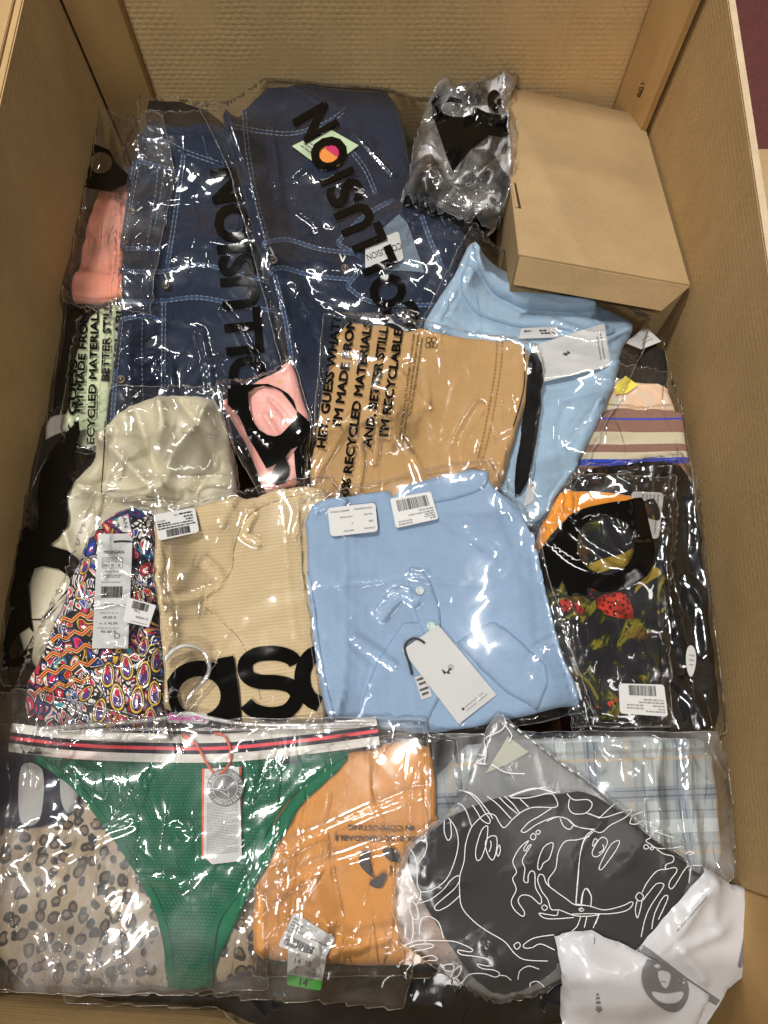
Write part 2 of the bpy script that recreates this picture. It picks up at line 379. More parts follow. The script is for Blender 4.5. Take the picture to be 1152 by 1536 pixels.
def glyphs(s, bold=0.0, shear=0.0):
    key = (s, bold, shear)
    if key not in _tc:
        cu = bpy.data.curves.new('t', 'FONT'); cu.body = s; cu.offset = bold; cu.shear = shear; cu.resolution_u = 3
        ob = bpy.data.objects.new('t', cu); C.objects.link(ob); dg = bpy.context.evaluated_depsgraph_get()
        me = bpy.data.meshes.new_from_object(ob.evaluated_get(dg)); cnt = {}
        for p in me.polygons:
            vs = list(p.vertices)
            for a, b in zip(vs, vs[1:] + vs[:1]):
                e = (min(a, b), max(a, b)); cnt[e] = cnt.get(e, 0) + 1
        nb = {}
        for (a, b), k in cnt.items():
            if k == 1: nb.setdefault(a, []).append(b); nb.setdefault(b, []).append(a)
        co = [v.co[:2] for v in me.vertices]; seen = set(); loops = []
        for st in nb:
            if st in seen: continue
            l = [st]; seen.add(st); cur = st
            while True:
                nx = [q for q in nb[cur] if q not in seen]
                if not nx: break
                cur = nx[0]; seen.add(cur); l.append(cur)
            if len(l) > 2: loops.append(np.array([co[q] for q in l]))
        bpy.data.objects.remove(ob); bpy.data.curves.remove(cu); bpy.data.meshes.remove(me)
        _tc[key] = loops
    return _tc[key]
def text_loops(s, p0, p1, cap, bold=0.0, shear=0.0, mirror=False):
    L = glyphs(s, bold, shear); A = np.vstack(L); x0, x1 = A[:, 0].min(), A[:, 0].max()
    p0 = np.array(p0, float); p1 = np.array(p1, float); a = (p1 - p0); n = np.hypot(*a); u = a / n; b = np.array([u[1], -u[0]])
    if mirror: b = -b
    return [p0 + ((l[:, :1] - x0) / (x1 - x0) * n) * u + (l[:, 1:] / .70 * cap) * b for l in L]
def text(s, p0, p1, cap, S, m, parent, name='printed_text', res=5.0, off=.0008, **k):
    return drape(text_loops(s, p0, p1, cap, **k), S, m, name, parent, res, off)
def ribbon_loops(P, wd, step=4.0, closed=False, sp=True):
    P = spline(P, step, closed) if sp else resample(P, step, closed)
    T = (np.roll(P, -1, 0) - np.roll(P, 1, 0)) if closed else np.gradient(P, axis=0); T /= np.hypot(T[:, 0], T[:, 1])[:, None] + 1e-9
    Nn = np.stack([-T[:, 1], T[:, 0]], 1); return P + Nn * wd / 2, P - Nn * wd / 2
def ribbons(lines, wd, S, m, name, parent, off=.0008, step=4.0, kind=None, sp=True):
    V = []; F = []; n = 0
    for ln in lines:
        closed = np.hypot(*(np.array(ln[0]) - np.array(ln[-1]))) < .01 and len(ln) > 3
        a, b = ribbon_loops(ln[:-1] if closed else ln, wd, step, closed, sp); L = len(a); V += np.vstack([a, b]).tolist()
        for q in range(L if closed else L - 1):
            q2 = (q + 1) % L; F.append((n + q, n + q2, n + L + q2, n + L + q))
        n += 2 * L
    o = mesh_obj(name, S.hit(np.array(V), off), F, m, parent)
    if kind: o['kind'] = kind
    return o
def stitches(lines, S, m, parent, dash=5.0, gap=2.6, wd=1.5, off=.0007, name='stitching'):
    V = []; F = []
    for ln in lines:
        P = spline(ln, 1.0); s = np.concatenate([[0], np.cumsum(np.hypot(*np.diff(P, axis=0).T))]); t = 0.0
        while t + dash < s[-1]:
            q = np.stack([np.interp([t, t + dash / 2, t + dash], s, P[:, c]) for c in (0, 1)], 1); d = q[2] - q[0]; d /= np.hypot(*d) + 1e-9; nn = np.array([-d[1], d[0]]) * wd / 2
            k = len(V); V += [q[0] + nn, q[1] + nn * 1.1, q[2] + nn, q[0] - nn, q[1] - nn * 1.1, q[2] - nn]; F += [(k, k + 1, k + 4, k + 3), (k + 1, k + 2, k + 5, k + 4)]
            t += dash + gap
    V3 = S.hit(np.array(V), off); V3[1::3, 2] += .0004
    o = mesh_obj(name, V3, F, m, parent); o['kind'] = 'stuff'; return o
class Card:
    """A stiff sticker or tag: a flat card lying on the surface. Corners in reading order (top left, top right, bottom right, bottom left)."""
    def __init__(s, corners, S, m, parent, name, thick=.0006, rad=.08, lift=.0004, cut=None, smooth_h=True):
        global H
        s.c = np.array(corners, float); s.parent = parent
        g = np.array([(a, b) for a in np.linspace(0, 1, 9) for b in np.linspace(0, 1, 9)]); p = S.hit(s.px(g))
        A = np.column_stack([p[:, :2], np.ones(len(p))]); k = np.linalg.lstsq(A, p[:, 2], rcond=None)[0]
        k[2] += min(np.max(p[:, 2] - A @ k), .006) + lift; s.k = k; s.z = None
        asp = np.hypot(*(s.c[1] - s.c[0])) / np.hypot(*(s.c[3] - s.c[0])); L = []
        if cut is not None: L = list(cut)
        elif rad:
            for cx, cy, a0 in ((1, 0, -90), (1, 1, 0), (0, 1, 90), (0, 0, 180)):
                rx, ry = rad / max(asp, 1e-3) ** .5, rad * max(asp, 1e-3) ** .5
                for q in range(5):
                    a = R(a0 + q * 22.5); L.append((cx + (rx if cx == 0 else -rx) + rx * math.cos(a), cy + (ry if cy == 0 else -ry) + ry * math.sin(a)))
        else: L = [(0, 0), (1, 0), (1, 1), (0, 1)]
        top = s.hit(s.px(L)); n = len(top); bot = top.copy(); bot[:, 2] -= thick
        s.obj = mesh_obj(name, np.vstack([top, bot]), [tuple(range(n))] + [tuple(range(2 * n - 1, n - 1, -1))] + [(q, n + q, n + (q + 1) % n, (q + 1) % n) for q in range(n)], m, parent, smooth=False)
        q = top[:, :2]; j, i = win(q, 0); x, y = GX[j, i], GY[j, i]; mm = segdist(q, x, y) < .002; mm |= inside([q], x, y)
        H[j, i] = np.where(mm, np.maximum(H[j, i], k[0] * x + k[1] * y + k[2] + .0003), H[j, i])
    def px(s, uv):
        uv = np.asarray(uv, float).reshape(-1, 2); u, v = uv[:, :1], uv[:, 1:]
        return s.c[0] * (1 - u) * (1 - v) + s.c[1] * u * (1 - v) + s.c[2] * u * v + s.c[3] * (1 - u) * v
    def hit(s, P, off=0.0):
        D = dxy(P); k = s.k; t = (CAMZ - k[2]) / (D @ k[:2] + 1)      # CAMZ - t = k0*dx*t + k1*dy*t + k2
        return np.column_stack([D * t[:, None], CAMZ - t + off])
    def text(s, st, u0, v, u1, h, m, name='printed_text', bold=0.0):
        hp = np.hypot(*(s.px([(0, 1)])[0] - s.px([(0, 0)])[0])) * h; a, b = s.px([(u0, v), (u1, v)])
        return drape(text_loops(st, a, b, hp, bold), s, m, name, s.obj, 30, .0005)
    def lines(s, rows, h, m, name='small_print', seed=0):             # rows too small to read
        g = np.random.default_rng(seed); V = []; F = []
        for v, u0, u1 in rows:
            u = u0
            while u < u1 - .01:
                l = min(g.uniform(.02, .10), u1 - u); n = len(V); V += s.px([(u, v), (u + l, v), (u + l, v + h), (u, v + h)]).tolist(); F.append((n, n + 1, n + 2, n + 3)); u += l + .018
        o = mesh_obj(name, s.hit(np.array(V), .0005), F, m, s.obj, smooth=False); o['kind'] = 'stuff'; return o
    def bars(s, u0, v0, u1, v1, m, seed=0, n=30):
        g = np.random.default_rng(seed); w_ = g.choice([1, 1, 2, 3], n) * 1.0; sp = g.choice([1, 1, 2], n) * 1.0; tot = (w_ + sp).sum(); u = u0; V = []; F = []
        for a, b in zip(w_, sp):
            l = a / tot * (u1 - u0); k = len(V); V += s.px([(u, v0), (u + l, v0), (u + l, v1), (u, v1)]).tolist(); F.append((k, k + 1, k + 2, k + 3)); u += (a + b) / tot * (u1 - u0)
        o = mesh_obj('barcode', s.hit(np.array(V), .0005), F, m, s.obj, smooth=False); o['kind'] = 'stuff'; return o
def disc(px, r, m, name, parent, S, hgt=.003, rim=True, off=0.0, n=20):
    c = S.hit([px])[0]; prof = [(0, hgt * .55), (.45, hgt * .55), (.55, hgt * .95), (.8, hgt), (1, hgt * .5), (1, -.001)] if rim else [(0, hgt * 1.1), (.5, hgt), (.85, hgt * .75), (1, hgt * .2), (1, -.001)]
    V = []; F = []
    for a, b in prof:
        for q in range(n): t = 2 * math.pi * q / n; V.append((c[0] + a * r * math.cos(t), c[1] + a * r * math.sin(t), c[2] + b + off))
    for k in range(len(prof) - 1):
        for q in range(n): F.append((k * n + q, k * n + (q + 1) % n, (k + 1) * n + (q + 1) % n, (k + 1) * n + q))
    F.append(tuple(range(n))[::-1]); return mesh_obj(name, V, [f[::-1] for f in F], m, parent)
def ell(cx, cy, rx, ry, rot=0, n=28):
    t = np.linspace(0, 2 * math.pi, n, endpoint=False); c, s = math.cos(rot), math.sin(rot)
    return np.stack([cx + rx * np.cos(t) * c - ry * np.sin(t) * s, cy + rx * np.cos(t) * s + ry * np.sin(t) * c], 1)
def prism(name, V8, m, parent, bev=.0):
    """A board or box from its eight corners (four below, four above, same order)."""
    F = [(3, 2, 1, 0), (4, 5, 6, 7)] + [(q, (q + 1) % 4, 4 + (q + 1) % 4, 4 + q) for q in range(4)]
    o = mesh_obj(name, V8, F, m, parent, smooth=False)
    if bev:
        b = bmesh.new(); b.from_mesh(o.data); bmesh.ops.bevel(b, geom=b.edges[:], offset=bev, segments=2, affect='EDGES'); b.to_mesh(o.data); b.free()
    return o
def blk(name, x0, x1, y0, y1, z0, z1, m, parent, bev=.0):
    return prism(name, [(x0, y0, z0), (x1, y0, z0), (x1, y1, z0), (x0, y1, z0), (x0, y0, z1), (x1, y0, z1), (x1, y1, z1), (x0, y1, z1)], m, parent, bev)

# ------------------------------------------------------------------ setting: floor, the big box, its neighbour
def cardboard(name, col, waffle=0.0, wdir='z', grain=1.0):
    m, nt, out, nd = mat(name); g = nd('TexCoord').outputs[3]
    n = noise(nd, g, 7, 6, .68).outputs[0]
    st = nd('Mapping', {0: g, 3: (260, 260, 12)}); s = noise(nd, st.outputs[0], 1.0, 3, .6).outputs[0]
    k = mth(nd, 'MULTIPLY_ADD', n, .62, .69); k = mth(nd, 'MULTIPLY', k, mth(nd, 'MULTIPLY_ADD', s, .22, .89))
    sp = noise(nd, g, 420, 2).outputs[0]; k = mth(nd, 'MULTIPLY', k, mth(nd, 'MULTIPLY_ADD', sp, .2, .9))
    kc = nd('CombineColor', {0: k, 1: k, 2: k}).outputs[0]; base = mixc(nd, 1.0, col, kc, 'MULTIPLY')
    b = nd('Bump', {'Strength': .12 * grain, 'Distance': .001, 'Height': s})
    last = b
    if waffle:
        sep = nd('SeparateXYZ', {0: g}); wv = noise(nd, g, 16, 3).outputs[0]
        h = nd('CombineXYZ', {0: sep.outputs[0 if wdir == 'x' else 1], 1: sep.outputs[2], 2: 0.0})
        h = nd('VectorMath', {0: h.outputs[0], 1: (1, 1, 1)}, operation='MULTIPLY_ADD')
        nv = nd('VectorMath', {0: noise(nd, g, 22, 2).outputs[1], 3: .005}, operation='SCALE'); nt.links.new(nv.outputs[0], h.inputs[2])
        br = nd('TexBrick', {'Vector': h.outputs[0], 'Scale': 1.0, 'Mortar Size': .0034, 'Mortar Smooth': 1.0, 'Brick Width': .0118, 'Row Height': .0080}, offset=.5)
        hh = mth(nd, 'SUBTRACT', 1.0, br.outputs[1]); hh = mth(nd, 'MULTIPLY', hh, nd('MapRange', {0: wv, 1: .36, 2: .62, 3: .15, 4: 1.25}).outputs[0])
        big = noise(nd, g, 9, 2).outputs[0]; hh = mth(nd, 'MULTIPLY_ADD', big, 2.0, hh)
        last = nd('Bump', {'Strength': waffle, 'Distance': .003, 'Height': hh, 'Normal': b.outputs[0]})
    p = nd('BsdfPrincipled', {'Base Color': base, 'Roughness': .8, 'Specular IOR Level': .15, 'Normal': last.outputs[0]})
    nt.links.new(p.outputs[0], out.inputs[0]); return m
KRAFT = (.43, .285, .130, 1)
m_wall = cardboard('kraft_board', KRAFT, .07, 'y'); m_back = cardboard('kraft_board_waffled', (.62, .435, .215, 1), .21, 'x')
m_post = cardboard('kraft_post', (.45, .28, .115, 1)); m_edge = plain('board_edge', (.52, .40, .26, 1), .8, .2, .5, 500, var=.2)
m_carton = cardboard('carton_board', (.375, .260, .132, 1), 0, grain=.5); m_floor = plain('red_floor', (.115, .035, .03, 1), .5, .3, .1, 40, var=.25)
m_ink = plain('print_ink', (.012, .010, .009, 1), .5, .3); m_grey = plain('grey_ink', (.22, .22, .22, 1), .6, .3)

fl = structure(mesh_obj('floor', [(-6, -6, -.72), (6, -6, -.72), (6, 6, -.72), (-6, 6, -.72)], [(0, 1, 2, 3)], m_floor, smooth=False))
bx = thing('pallet_box', 'big open brown corrugated box holding the whole heap of bagged clothes', 'box', loc=(0, .3, -.72))
TOPL, TOPR, TOPB = .190, .178, .235
WRB = .398                                              # the right side stands slightly splayed towards the back
def board(name, P, m, parent, n=14):                      # a slightly bowed board: eight corners, long grid
    return prism(name, P, m, parent, .0015)
YF0, YF1, YC = -.235, -.292, -.131
wf, wb_ = float(WL(-.30)), float(WL(.98))
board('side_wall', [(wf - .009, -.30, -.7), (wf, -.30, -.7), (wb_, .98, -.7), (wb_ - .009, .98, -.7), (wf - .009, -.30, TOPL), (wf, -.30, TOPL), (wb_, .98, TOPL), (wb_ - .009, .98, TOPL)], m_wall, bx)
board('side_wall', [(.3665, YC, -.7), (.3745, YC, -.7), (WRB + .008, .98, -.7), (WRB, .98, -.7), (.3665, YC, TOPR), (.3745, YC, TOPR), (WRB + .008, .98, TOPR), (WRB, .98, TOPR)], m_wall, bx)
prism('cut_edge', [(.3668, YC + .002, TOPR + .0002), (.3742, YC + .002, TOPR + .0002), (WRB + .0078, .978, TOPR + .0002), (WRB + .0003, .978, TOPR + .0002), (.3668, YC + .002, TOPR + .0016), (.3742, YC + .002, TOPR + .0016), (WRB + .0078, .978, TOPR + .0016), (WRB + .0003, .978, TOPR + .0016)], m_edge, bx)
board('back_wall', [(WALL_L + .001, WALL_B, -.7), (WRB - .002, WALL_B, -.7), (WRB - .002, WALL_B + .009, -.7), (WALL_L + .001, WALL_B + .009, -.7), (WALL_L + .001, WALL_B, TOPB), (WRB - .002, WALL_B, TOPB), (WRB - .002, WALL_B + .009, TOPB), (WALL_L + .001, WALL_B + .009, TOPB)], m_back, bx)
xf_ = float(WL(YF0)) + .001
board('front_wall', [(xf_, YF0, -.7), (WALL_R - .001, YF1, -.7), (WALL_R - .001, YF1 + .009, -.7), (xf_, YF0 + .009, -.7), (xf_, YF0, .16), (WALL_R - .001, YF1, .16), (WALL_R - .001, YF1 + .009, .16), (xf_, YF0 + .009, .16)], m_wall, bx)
prism('corner_flap', [(.3662, YC - .0005, -.69), (.342, -.31, -.69), (.350, -.31, -.69), (.3742, YC - .0005, -.69), (.3662, YC - .0005, .12), (.342, -.31, .12), (.350, -.31, .12), (.3742, YC - .0005, .12)], m_post, bx, .001)
blk('base_panel', WALL_L + .001, .34, -.17, WALL_B - .001, -.70, -.69, m_wall, bx)
# the top flap of the left side, folded outward
prism('top_flap', [(-.67, -.28, .070), (wf - .0105, -.28, .182), (wb_ - .0105, .94, .182), (-.65, .94, .070), (-.673, -.28, .077), (wf - .011, -.28, .1915), (wb_ - .011, .94, .1915), (-.653, .94, .077)], m_wall, bx, .001)
def post(pts, m, lab):                                    # folded corner post: a vertical folded strip of thick board
    n = len(pts); V = [(x, y, z) for z in (-.69, .225) for x, y in pts]; F = [(q, (q + 1) % n, n + (q + 1) % n, n + q) for q in range(n)] + [tuple(range(n - 1, -1, -1)), tuple(range(n, 2 * n))]
    return mesh_obj('corner_post', V, F, m, bx, smooth=False)
post([(-.400, .892), (-.377, .910), (-.346, .930), (-.344, .942), (-.375, .942), (-.400, .915)], m_post, 'left')
pr = post([(.350, .937), (.371, .920), (.3815, .882), (.3895, .882), (.3895, .942), (.350, .942)], m_post, 'right')
class PlaneS:
    def __init__(s, p, n): s.p = np.array(p); s.n = np.array(n) / np.linalg.norm(n)
    def hit(s, P, off=0.0):
        D = np.column_stack([dxy(P), -np.ones(len(np.atleast_2d(P)))]); o = np.array([0, 0, CAMZ]); t = ((s.p - o) @ s.n) / (D @ s.n); return o + D * t[:, None] + s.n * off
ps = PlaneS((.3815, .882, 0), (-.038, -.0105, 0))
ribbons([[(952, 132), (966, 131), (959, 146), (952, 132)], [(956, 135), (962, 135), (959, 141)], [(955, 126), (967, 125)]], 1.4, ps, m_ink, 'recycling_mark', pr, .0006, 2, sp=False)
nb = thing('neighbour_box', 'plain brown carton standing on the red floor outside the big box', 'box', loc=(.75, .2, -.72))
blk('body', .448, 1.15, -.45, .693, -.715, .078, m_wall, nb, .003)
blk('lid_flap', .444, .80, -.448, .697, .080, .088, m_carton, nb, .002); blk('lid_flap', .806, 1.15, -.448, .697, .080, .088, m_carton, nb, .002)

# ------------------------------------------------------------------ colours and cloths
m_film = film('clear_film', .003, .045, 1.45, .34, calm=.055); m_crink = film('crinkly_film', .003, .05, 1.7, .62, bscale=85); m_film2 = film('cloudy_film', .055, .07, 2.2, .5); m_film3 = film('soft_film', .020, .06, 2.3, .60, bscale=80)
m_calm = film('smooth_film', .003, .05, 1.25, .26, calm=.085)
m_fedge = film('bag_edge_film', .12, .12, 2.2, .1)
m_black = plain('black_print', (.004, .0035, .003, 1), .10, .30, .10, 60); m_blackt = plain('black_text_print', (.005, .0045, .004, 1), .12, .25)
m_label = plain('white_label_paper', (.56, .555, .54, 1), .45, .3, var=.02); m_tag = plain('white_tag_card', (.55, .545, .535, 1), .5, .3, var=.02)
m_stitch = plain('pale_thread', (.19, .225, .27, 1), .8, .2); m_metal = plain('dark_metal_button', (.10, .085, .07, 1), .35, .5, .2, 900, .8)
def denim_x(nd, v):
    n = noise(nd, v, 26, 5, .7).outputs[0]; n2 = noise(nd, v, 160, 3, .7).outputs[0]; f = mth(nd, 'MULTIPLY_ADD', n2, .55, mth(nd, 'MULTIPLY', n, .55))
    return ramp(nd, f, [(.34, (.0055, .010, .0235)), (.58, (.0088, .0165, .039)), (.80, (.020, .034, .068))])
m_denim = cloth('dark_denim', None, .8, (1900, 1900, .3), .15, .05, denim_x, crease=.22)
m_denim_l = cloth('worn_denim_seam', lin(58, 78, 112, .75), .85, (900, 900, .4), .45, .05, crease=.5)
m_denim_in = cloth('pale_denim_inside', lin(104, 118, 132), .85, (900, 900, .4), .2, .05)
m_coral = cloth('coral_cloth', lin(236, 150, 126, 1.1), .8); m_green_pale = cloth('pale_green_cloth', lin(196, 206, 166), .8)
m_blueA = cloth('light_blue_jersey', lin(143, 168, 196, .95), .85, crease=.14); m_blueB = cloth('pale_blue_jersey', lin(153, 179, 201, .95), .85, crease=.14)
m_tan = cloth('tan_jersey', lin(182, 144, 94, 1.0), .75, crease=.2)
def rib_x(nd, v):
    w_ = nd('TexWave', {'Vector': v, 'Scale': 80.0, 'Distortion': 1.6, 'Detail': 2.0, 'Detail Scale': .4}, bands_direction='Y').outputs[1]
    return ramp(nd, w_, [(0, lin(188, 165, 126)), (.4, lin(196, 173, 134)), (1, lin(200, 178, 138))])
m_beige = cloth('beige_rib_jersey', None, .85, (500, 1240, .2), .06, .1, rib_x, crease=.15)
m_cream = cloth('cream_satin', lin(190, 181, 153), .45, (900, 900, .05), .05, .3, spec=.5, crease=.15)
m_pink = cloth('pink_satin', lin(228, 160, 148), .42, (900, 900, .08), .08, .3, spec=.5)
m_blk = cloth('black_cloth', (.0045, .004, .004, 1), .9, (300, 300, .3), sheen=0, spec=.08); m_blkrib = cloth('black_rib_knit', (.0055, .005, .005, 1), .9, (40, 620, .8), sheen=0, spec=.08)
m_brown = cloth('dark_brown_cloth', (.018, .011, .006, 1), .8)
m_orange = cloth('orange_cloth', lin(226, 154, 76, 1.0), .8, crease=.25); m_fuzzy = cloth('orange_terry', lin(236, 148, 40, 1.05), .95, (190, 190, 1.0), .2, .4, crease=.6)
def dots_x(nd, v):
    return mixc(nd, 1.0, lin(8, 112, 76, 1.0), lin(8, 112, 76, 1.0))
m_bik = cloth('green_waffle_knit', None, .8, (86 * 20 / 20, 86, .0), .08, .2, dots_x)
def waffle_knit():
    m, nt, out, nd = mat('green_waffle_knit'); v = uvn(nd, 0, (1, 1, 1))
    br = nd('TexBrick', {'Vector': v, 'Scale': 1.0, 'Mortar Size': .0011, 'Mortar Smooth': 1.0, 'Brick Width': .0042, 'Row Height': .0030}, offset=.5)
    hh = mth(nd, 'SUBTRACT', 1.0, br.outputs[1]); c = ramp(nd, hh, [(0, lin(4, 82, 58)), (.8, lin(8, 108, 78, 1.05))])
    n = noise(nd, v, 30, 3).outputs[0]; k = mth(nd, 'MULTIPLY_ADD', n, .25, .87); kc = nd('CombineColor', {0: k, 1: k, 2: k}).outputs[0]; c = mixc(nd, 1.0, c, kc, 'MULTIPLY')
    b = nd('Bump', {'Strength': .8, 'Distance': .0012, 'Height': hh}); b2 = nd('Bump', {'Strength': .25, 'Distance': .004, 'Height': noise(nd, v, 45, 3).outputs[0], 'Normal': b.outputs[0]})
    p = nd('BsdfPrincipled', {'Base Color': c, 'Roughness': .75, 'Specular IOR Level': .3, 'Sheen Weight': .15, 'Normal': b2.outputs[0]}); nt.links.new(p.outputs[0], out.inputs[0]); return m
m_bik = waffle_knit(); m_bik_l = cloth('green_lining', lin(8, 106, 72), .8); m_bik_e = cloth('green_elastic', lin(6, 98, 68), .85, (300, 300, .6))
def leopard_x(nd, v):
    wv = nd('VectorMath', {0: noise(nd, v, 38, 2).outputs[1], 3: .014}, operation='SCALE').outputs[0]; vv = nd('VectorMath', {0: v, 1: wv}, operation='ADD').outputs[0]
    vo = nd('TexVoronoi', {'Vector': vv, 'Scale': 76.0, 'Randomness': .75}); d = vo.outputs[0]; n = noise(nd, v, 75, 2).outputs[0]
    dd = mth(nd, 'MULTIPLY_ADD', n, .35, mth(nd, 'SUBTRACT', d, .17))
    ring = ramp(nd, dd, [(0, lin(120, 92, 62)), (.24, lin(120, 92, 62)), (.275, (.010, .009, .009)), (.44, (.014, .012, .011)), (.475, lin(178, 158, 130)), (1, lin(180, 160, 132))])
    gap = noise(nd, v, 48, 1).outputs[0]; g = ramp(nd, gap, [(.66, (0, 0, 0)), (.68, (1, 1, 1))])
    return mixc(nd, g, ring, lin(172, 152, 124))
m_leo = cloth('leopard_print_cloth', None, .7, (600, 600, .15), .1, .2, leopard_x)
def paisley_x(nd, v):
    wv = nd('VectorMath', {0: noise(nd, v, 34, 1).outputs[1], 3: .026}, operation='SCALE').outputs[0]; vv = nd('VectorMath', {0: v, 1: wv}, operation='ADD').outputs[0]
    vm = nd('Mapping', {0: vv, 2: (0, 0, .4), 3: (1.5, 1, 1)}).outputs[0]
    vo = nd('TexVoronoi', {'Vector': vm, 'Scale': 70.0, 'Randomness': .9}); ed = nd('TexVoronoi', {'Vector': vm, 'Scale': 70.0, 'Randomness': .9}, feature='DISTANCE_TO_EDGE').outputs[0]
    hue = nd('SeparateColor', {0: vo.outputs[1]})
    c1 = ramp(nd, hue.outputs[0], [(0, lin(205, 30, 60)), (.22, lin(25, 60, 160)), (.40, lin(215, 60, 95)), (.55, lin(235, 225, 215)), (.68, lin(60, 40, 110)), (.82, lin(190, 25, 40)), (.93, lin(40, 140, 150))], 'CONSTANT')
    c2 = ramp(nd, hue.outputs[1], [(0, lin(238, 230, 222)), (.35, lin(215, 165, 60)), (.55, lin(190, 40, 70)), (.75, lin(36, 66, 150))], 'CONSTANT')
    inn = nd('TexVoronoi', {'Vector': vv, 'Scale': 240.0}); hi = nd('SeparateColor', {0: inn.outputs[1]}).outputs[0]
    c3 = ramp(nd, hi, [(0, lin(240, 232, 225)), (.3, lin(200, 30, 55)), (.5, lin(30, 50, 130)), (.68, lin(222, 175, 70)), (.85, (.01, .01, .012))], 'CONSTANT')
    ci = mixc(nd, ramp(nd, ed, [(.26, (0, 0, 0)), (.27, (1, 1, 1))]), c1, c3)
    a = mixc(nd, ramp(nd, ed, [(.16, (0, 0, 0)), (.17, (1, 1, 1))]), (.008, .008, .010, 1), ci)
    a = mixc(nd, ramp(nd, ed, [(.12, (0, 0, 0)), (.13, (1, 1, 1))]), c2, a)
    a = mixc(nd, ramp(nd, ed, [(.07, (0, 0, 0)), (.075, (1, 1, 1))]), (.006, .006, .008, 1), a)
    v2 = nd('Mapping', {0: vv, 2: (0, 0, -.5), 3: (3.2, 1, 1)}).outputs[0]; e2 = nd('TexVoronoi', {'Vector': v2, 'Scale': 80.0}, feature='DISTANCE_TO_EDGE').outputs[0]; h2 = nd('SeparateColor', {0: nd('TexVoronoi', {'Vector': v2, 'Scale': 80.0}).outputs[1]}).outputs[1]
    z2 = ramp(nd, h2, [(0, lin(214, 56, 88)), (.3, lin(205, 40, 60)), (.5, lin(30, 60, 150)), (.66, lin(236, 226, 216)), (.8, lin(40, 70, 160)), (.92, (.01, .01, .012))], 'CONSTANT')
    z2 = mixc(nd, ramp(nd, e2, [(.10, (0, 0, 0)), (.11, (1, 1, 1))]), (.006, .006, .008, 1), mixc(nd, ramp(nd, e2, [(.2, (0, 0, 0)), (.21, (1, 1, 1))]), lin(236, 228, 220), z2))
    return mixc(nd, ramp(nd, noise(nd, nd('Mapping', {0: v, 1: (2, 5, 0)}).outputs[0], 13, 1).outputs[0], [(.52, (0, 0, 0)), (.53, (1, 1, 1))]), a, z2)
m_pais = cloth('paisley_print_cloth', None, .7, (600, 600, .15), .1, .2, paisley_x)
def plaid_x(nd, v):
    s = nd('SeparateXYZ', {0: v}); base = mixc(nd, 1.0, lin(158, 166, 167), lin(158, 166, 167))
    for ax in (0, 1):
        f = mth(nd, 'FRACT', mth(nd, 'MULTIPLY', s.outputs[ax], 1 / .092)); o = (0, 0, 0); l = (1, 1, 1)
        for a, b, col, k in ((.04, .20, lin(96, 116, 134), .62), (.08, .10, lin(50, 62, 84), .8), (.15, .165, lin(50, 62, 84), .8), (.48, .52, lin(190, 162, 120), .7), (.56, .60, lin(120, 110, 100), .5), (.70, .84, lin(214, 220, 220), .6), (.92, .94, lin(90, 104, 120), .6)):
            msk = mth(nd, 'MULTIPLY', mth(nd, 'MULTIPLY', mth(nd, 'GREATER_THAN', f, a), mth(nd, 'LESS_THAN', f, b)), k * .85); base = mixc(nd, msk, base, col)
    return base
m_plaid = cloth('grey_blue_plaid', None, .85, (600, 600, .2), .08, .1, plaid_x)
def stripe_x(nd, v):
    s = nd('SeparateXYZ', {0: v}).outputs[1]; f = mth(nd, 'MULTIPLY_ADD', s, 1 / .16, .5)
    b_, bl, e = lin(142, 106, 92), lin(42, 70, 190), lin(206, 194, 164)
    return ramp(nd, f, [(0, b_), (.36, bl), (.40, e), (.44, b_), (.545, bl), (.595, e), (.645, b_), (.71, e), (.80, b_), (.90, bl), (.915, b_)], 'CONSTANT')
m_stripe = cloth('striped_cotton', None, .9, (300, 300, .3), .08, .2, stripe_x)
def tie_x(nd, v):
    n = noise(nd, v, 22, 2, .5, .8).outputs[0]; return ramp(nd, n, [(.35, lin(228, 204, 180)), (.46, lin(240, 196, 160)), (.55, lin(236, 222, 206)), (.70, lin(226, 216, 150))])
m_tie = cloth('tie_dye_cloth', None, .85, (500, 500, .2), .05, .1, tie_x)
def floral_x(nd, v):
    n = noise(nd, v, 26, 4, .6, 1.2).outputs[0]; n2 = noise(nd, nd('Mapping', {0: v, 1: (3, 1, 0)}).outputs[0], 34, 4, .6, .8).outputs[0]; n3 = noise(nd, nd('Mapping', {0: v, 1: (7, 4, 0)}).outputs[0], 20, 2).outputs[0]
    c = ramp(nd, n, [(.0, (.012, .012, .016)), (.50, (.014, .013, .016)), (.56, lin(44, 50, 22)), (.62, lin(130, 118, 36)), (.67, lin(40, 38, 28)), (.75, (.02, .02, .03))])
    dots = ramp(nd, nd('TexVoronoi', {'Vector': v, 'Scale': 230.0}).outputs[0], [(.22, lin(60, 14, 10)), (.30, lin(206, 58, 40))])
    c = mixc(nd, ramp(nd, n2, [(.68, (0, 0, 0)), (.68, (1, 1, 1))]), c, dots)
    return mixc(nd, ramp(nd, n3, [(.58, (0, 0, 0)), (.66, (.75, .75, .75))]), c, lin(96, 60, 30))
m_floral = cloth('dark_fruit_print_cloth', None, .85, (600, 600, .15), .1, 0, floral_x, spec=.1)
def band_x(nd, v):
    s = nd('SeparateXYZ', {0: v}).outputs[1]; f = mth(nd, 'MULTIPLY_ADD', s, 1 / .0345, .5)
    wh, nv, rd = lin(218, 214, 206), lin(26, 26, 44), lin(240, 84, 96)
    return ramp(nd, f, [(0, wh), (.34, nv), (.46, rd), (.55, nv), (.67, wh)], 'CONSTANT')
m_dark = cloth('charcoal_cloth', (.0105, .0105, .011, 1), .9, sheen=0, spec=.1)
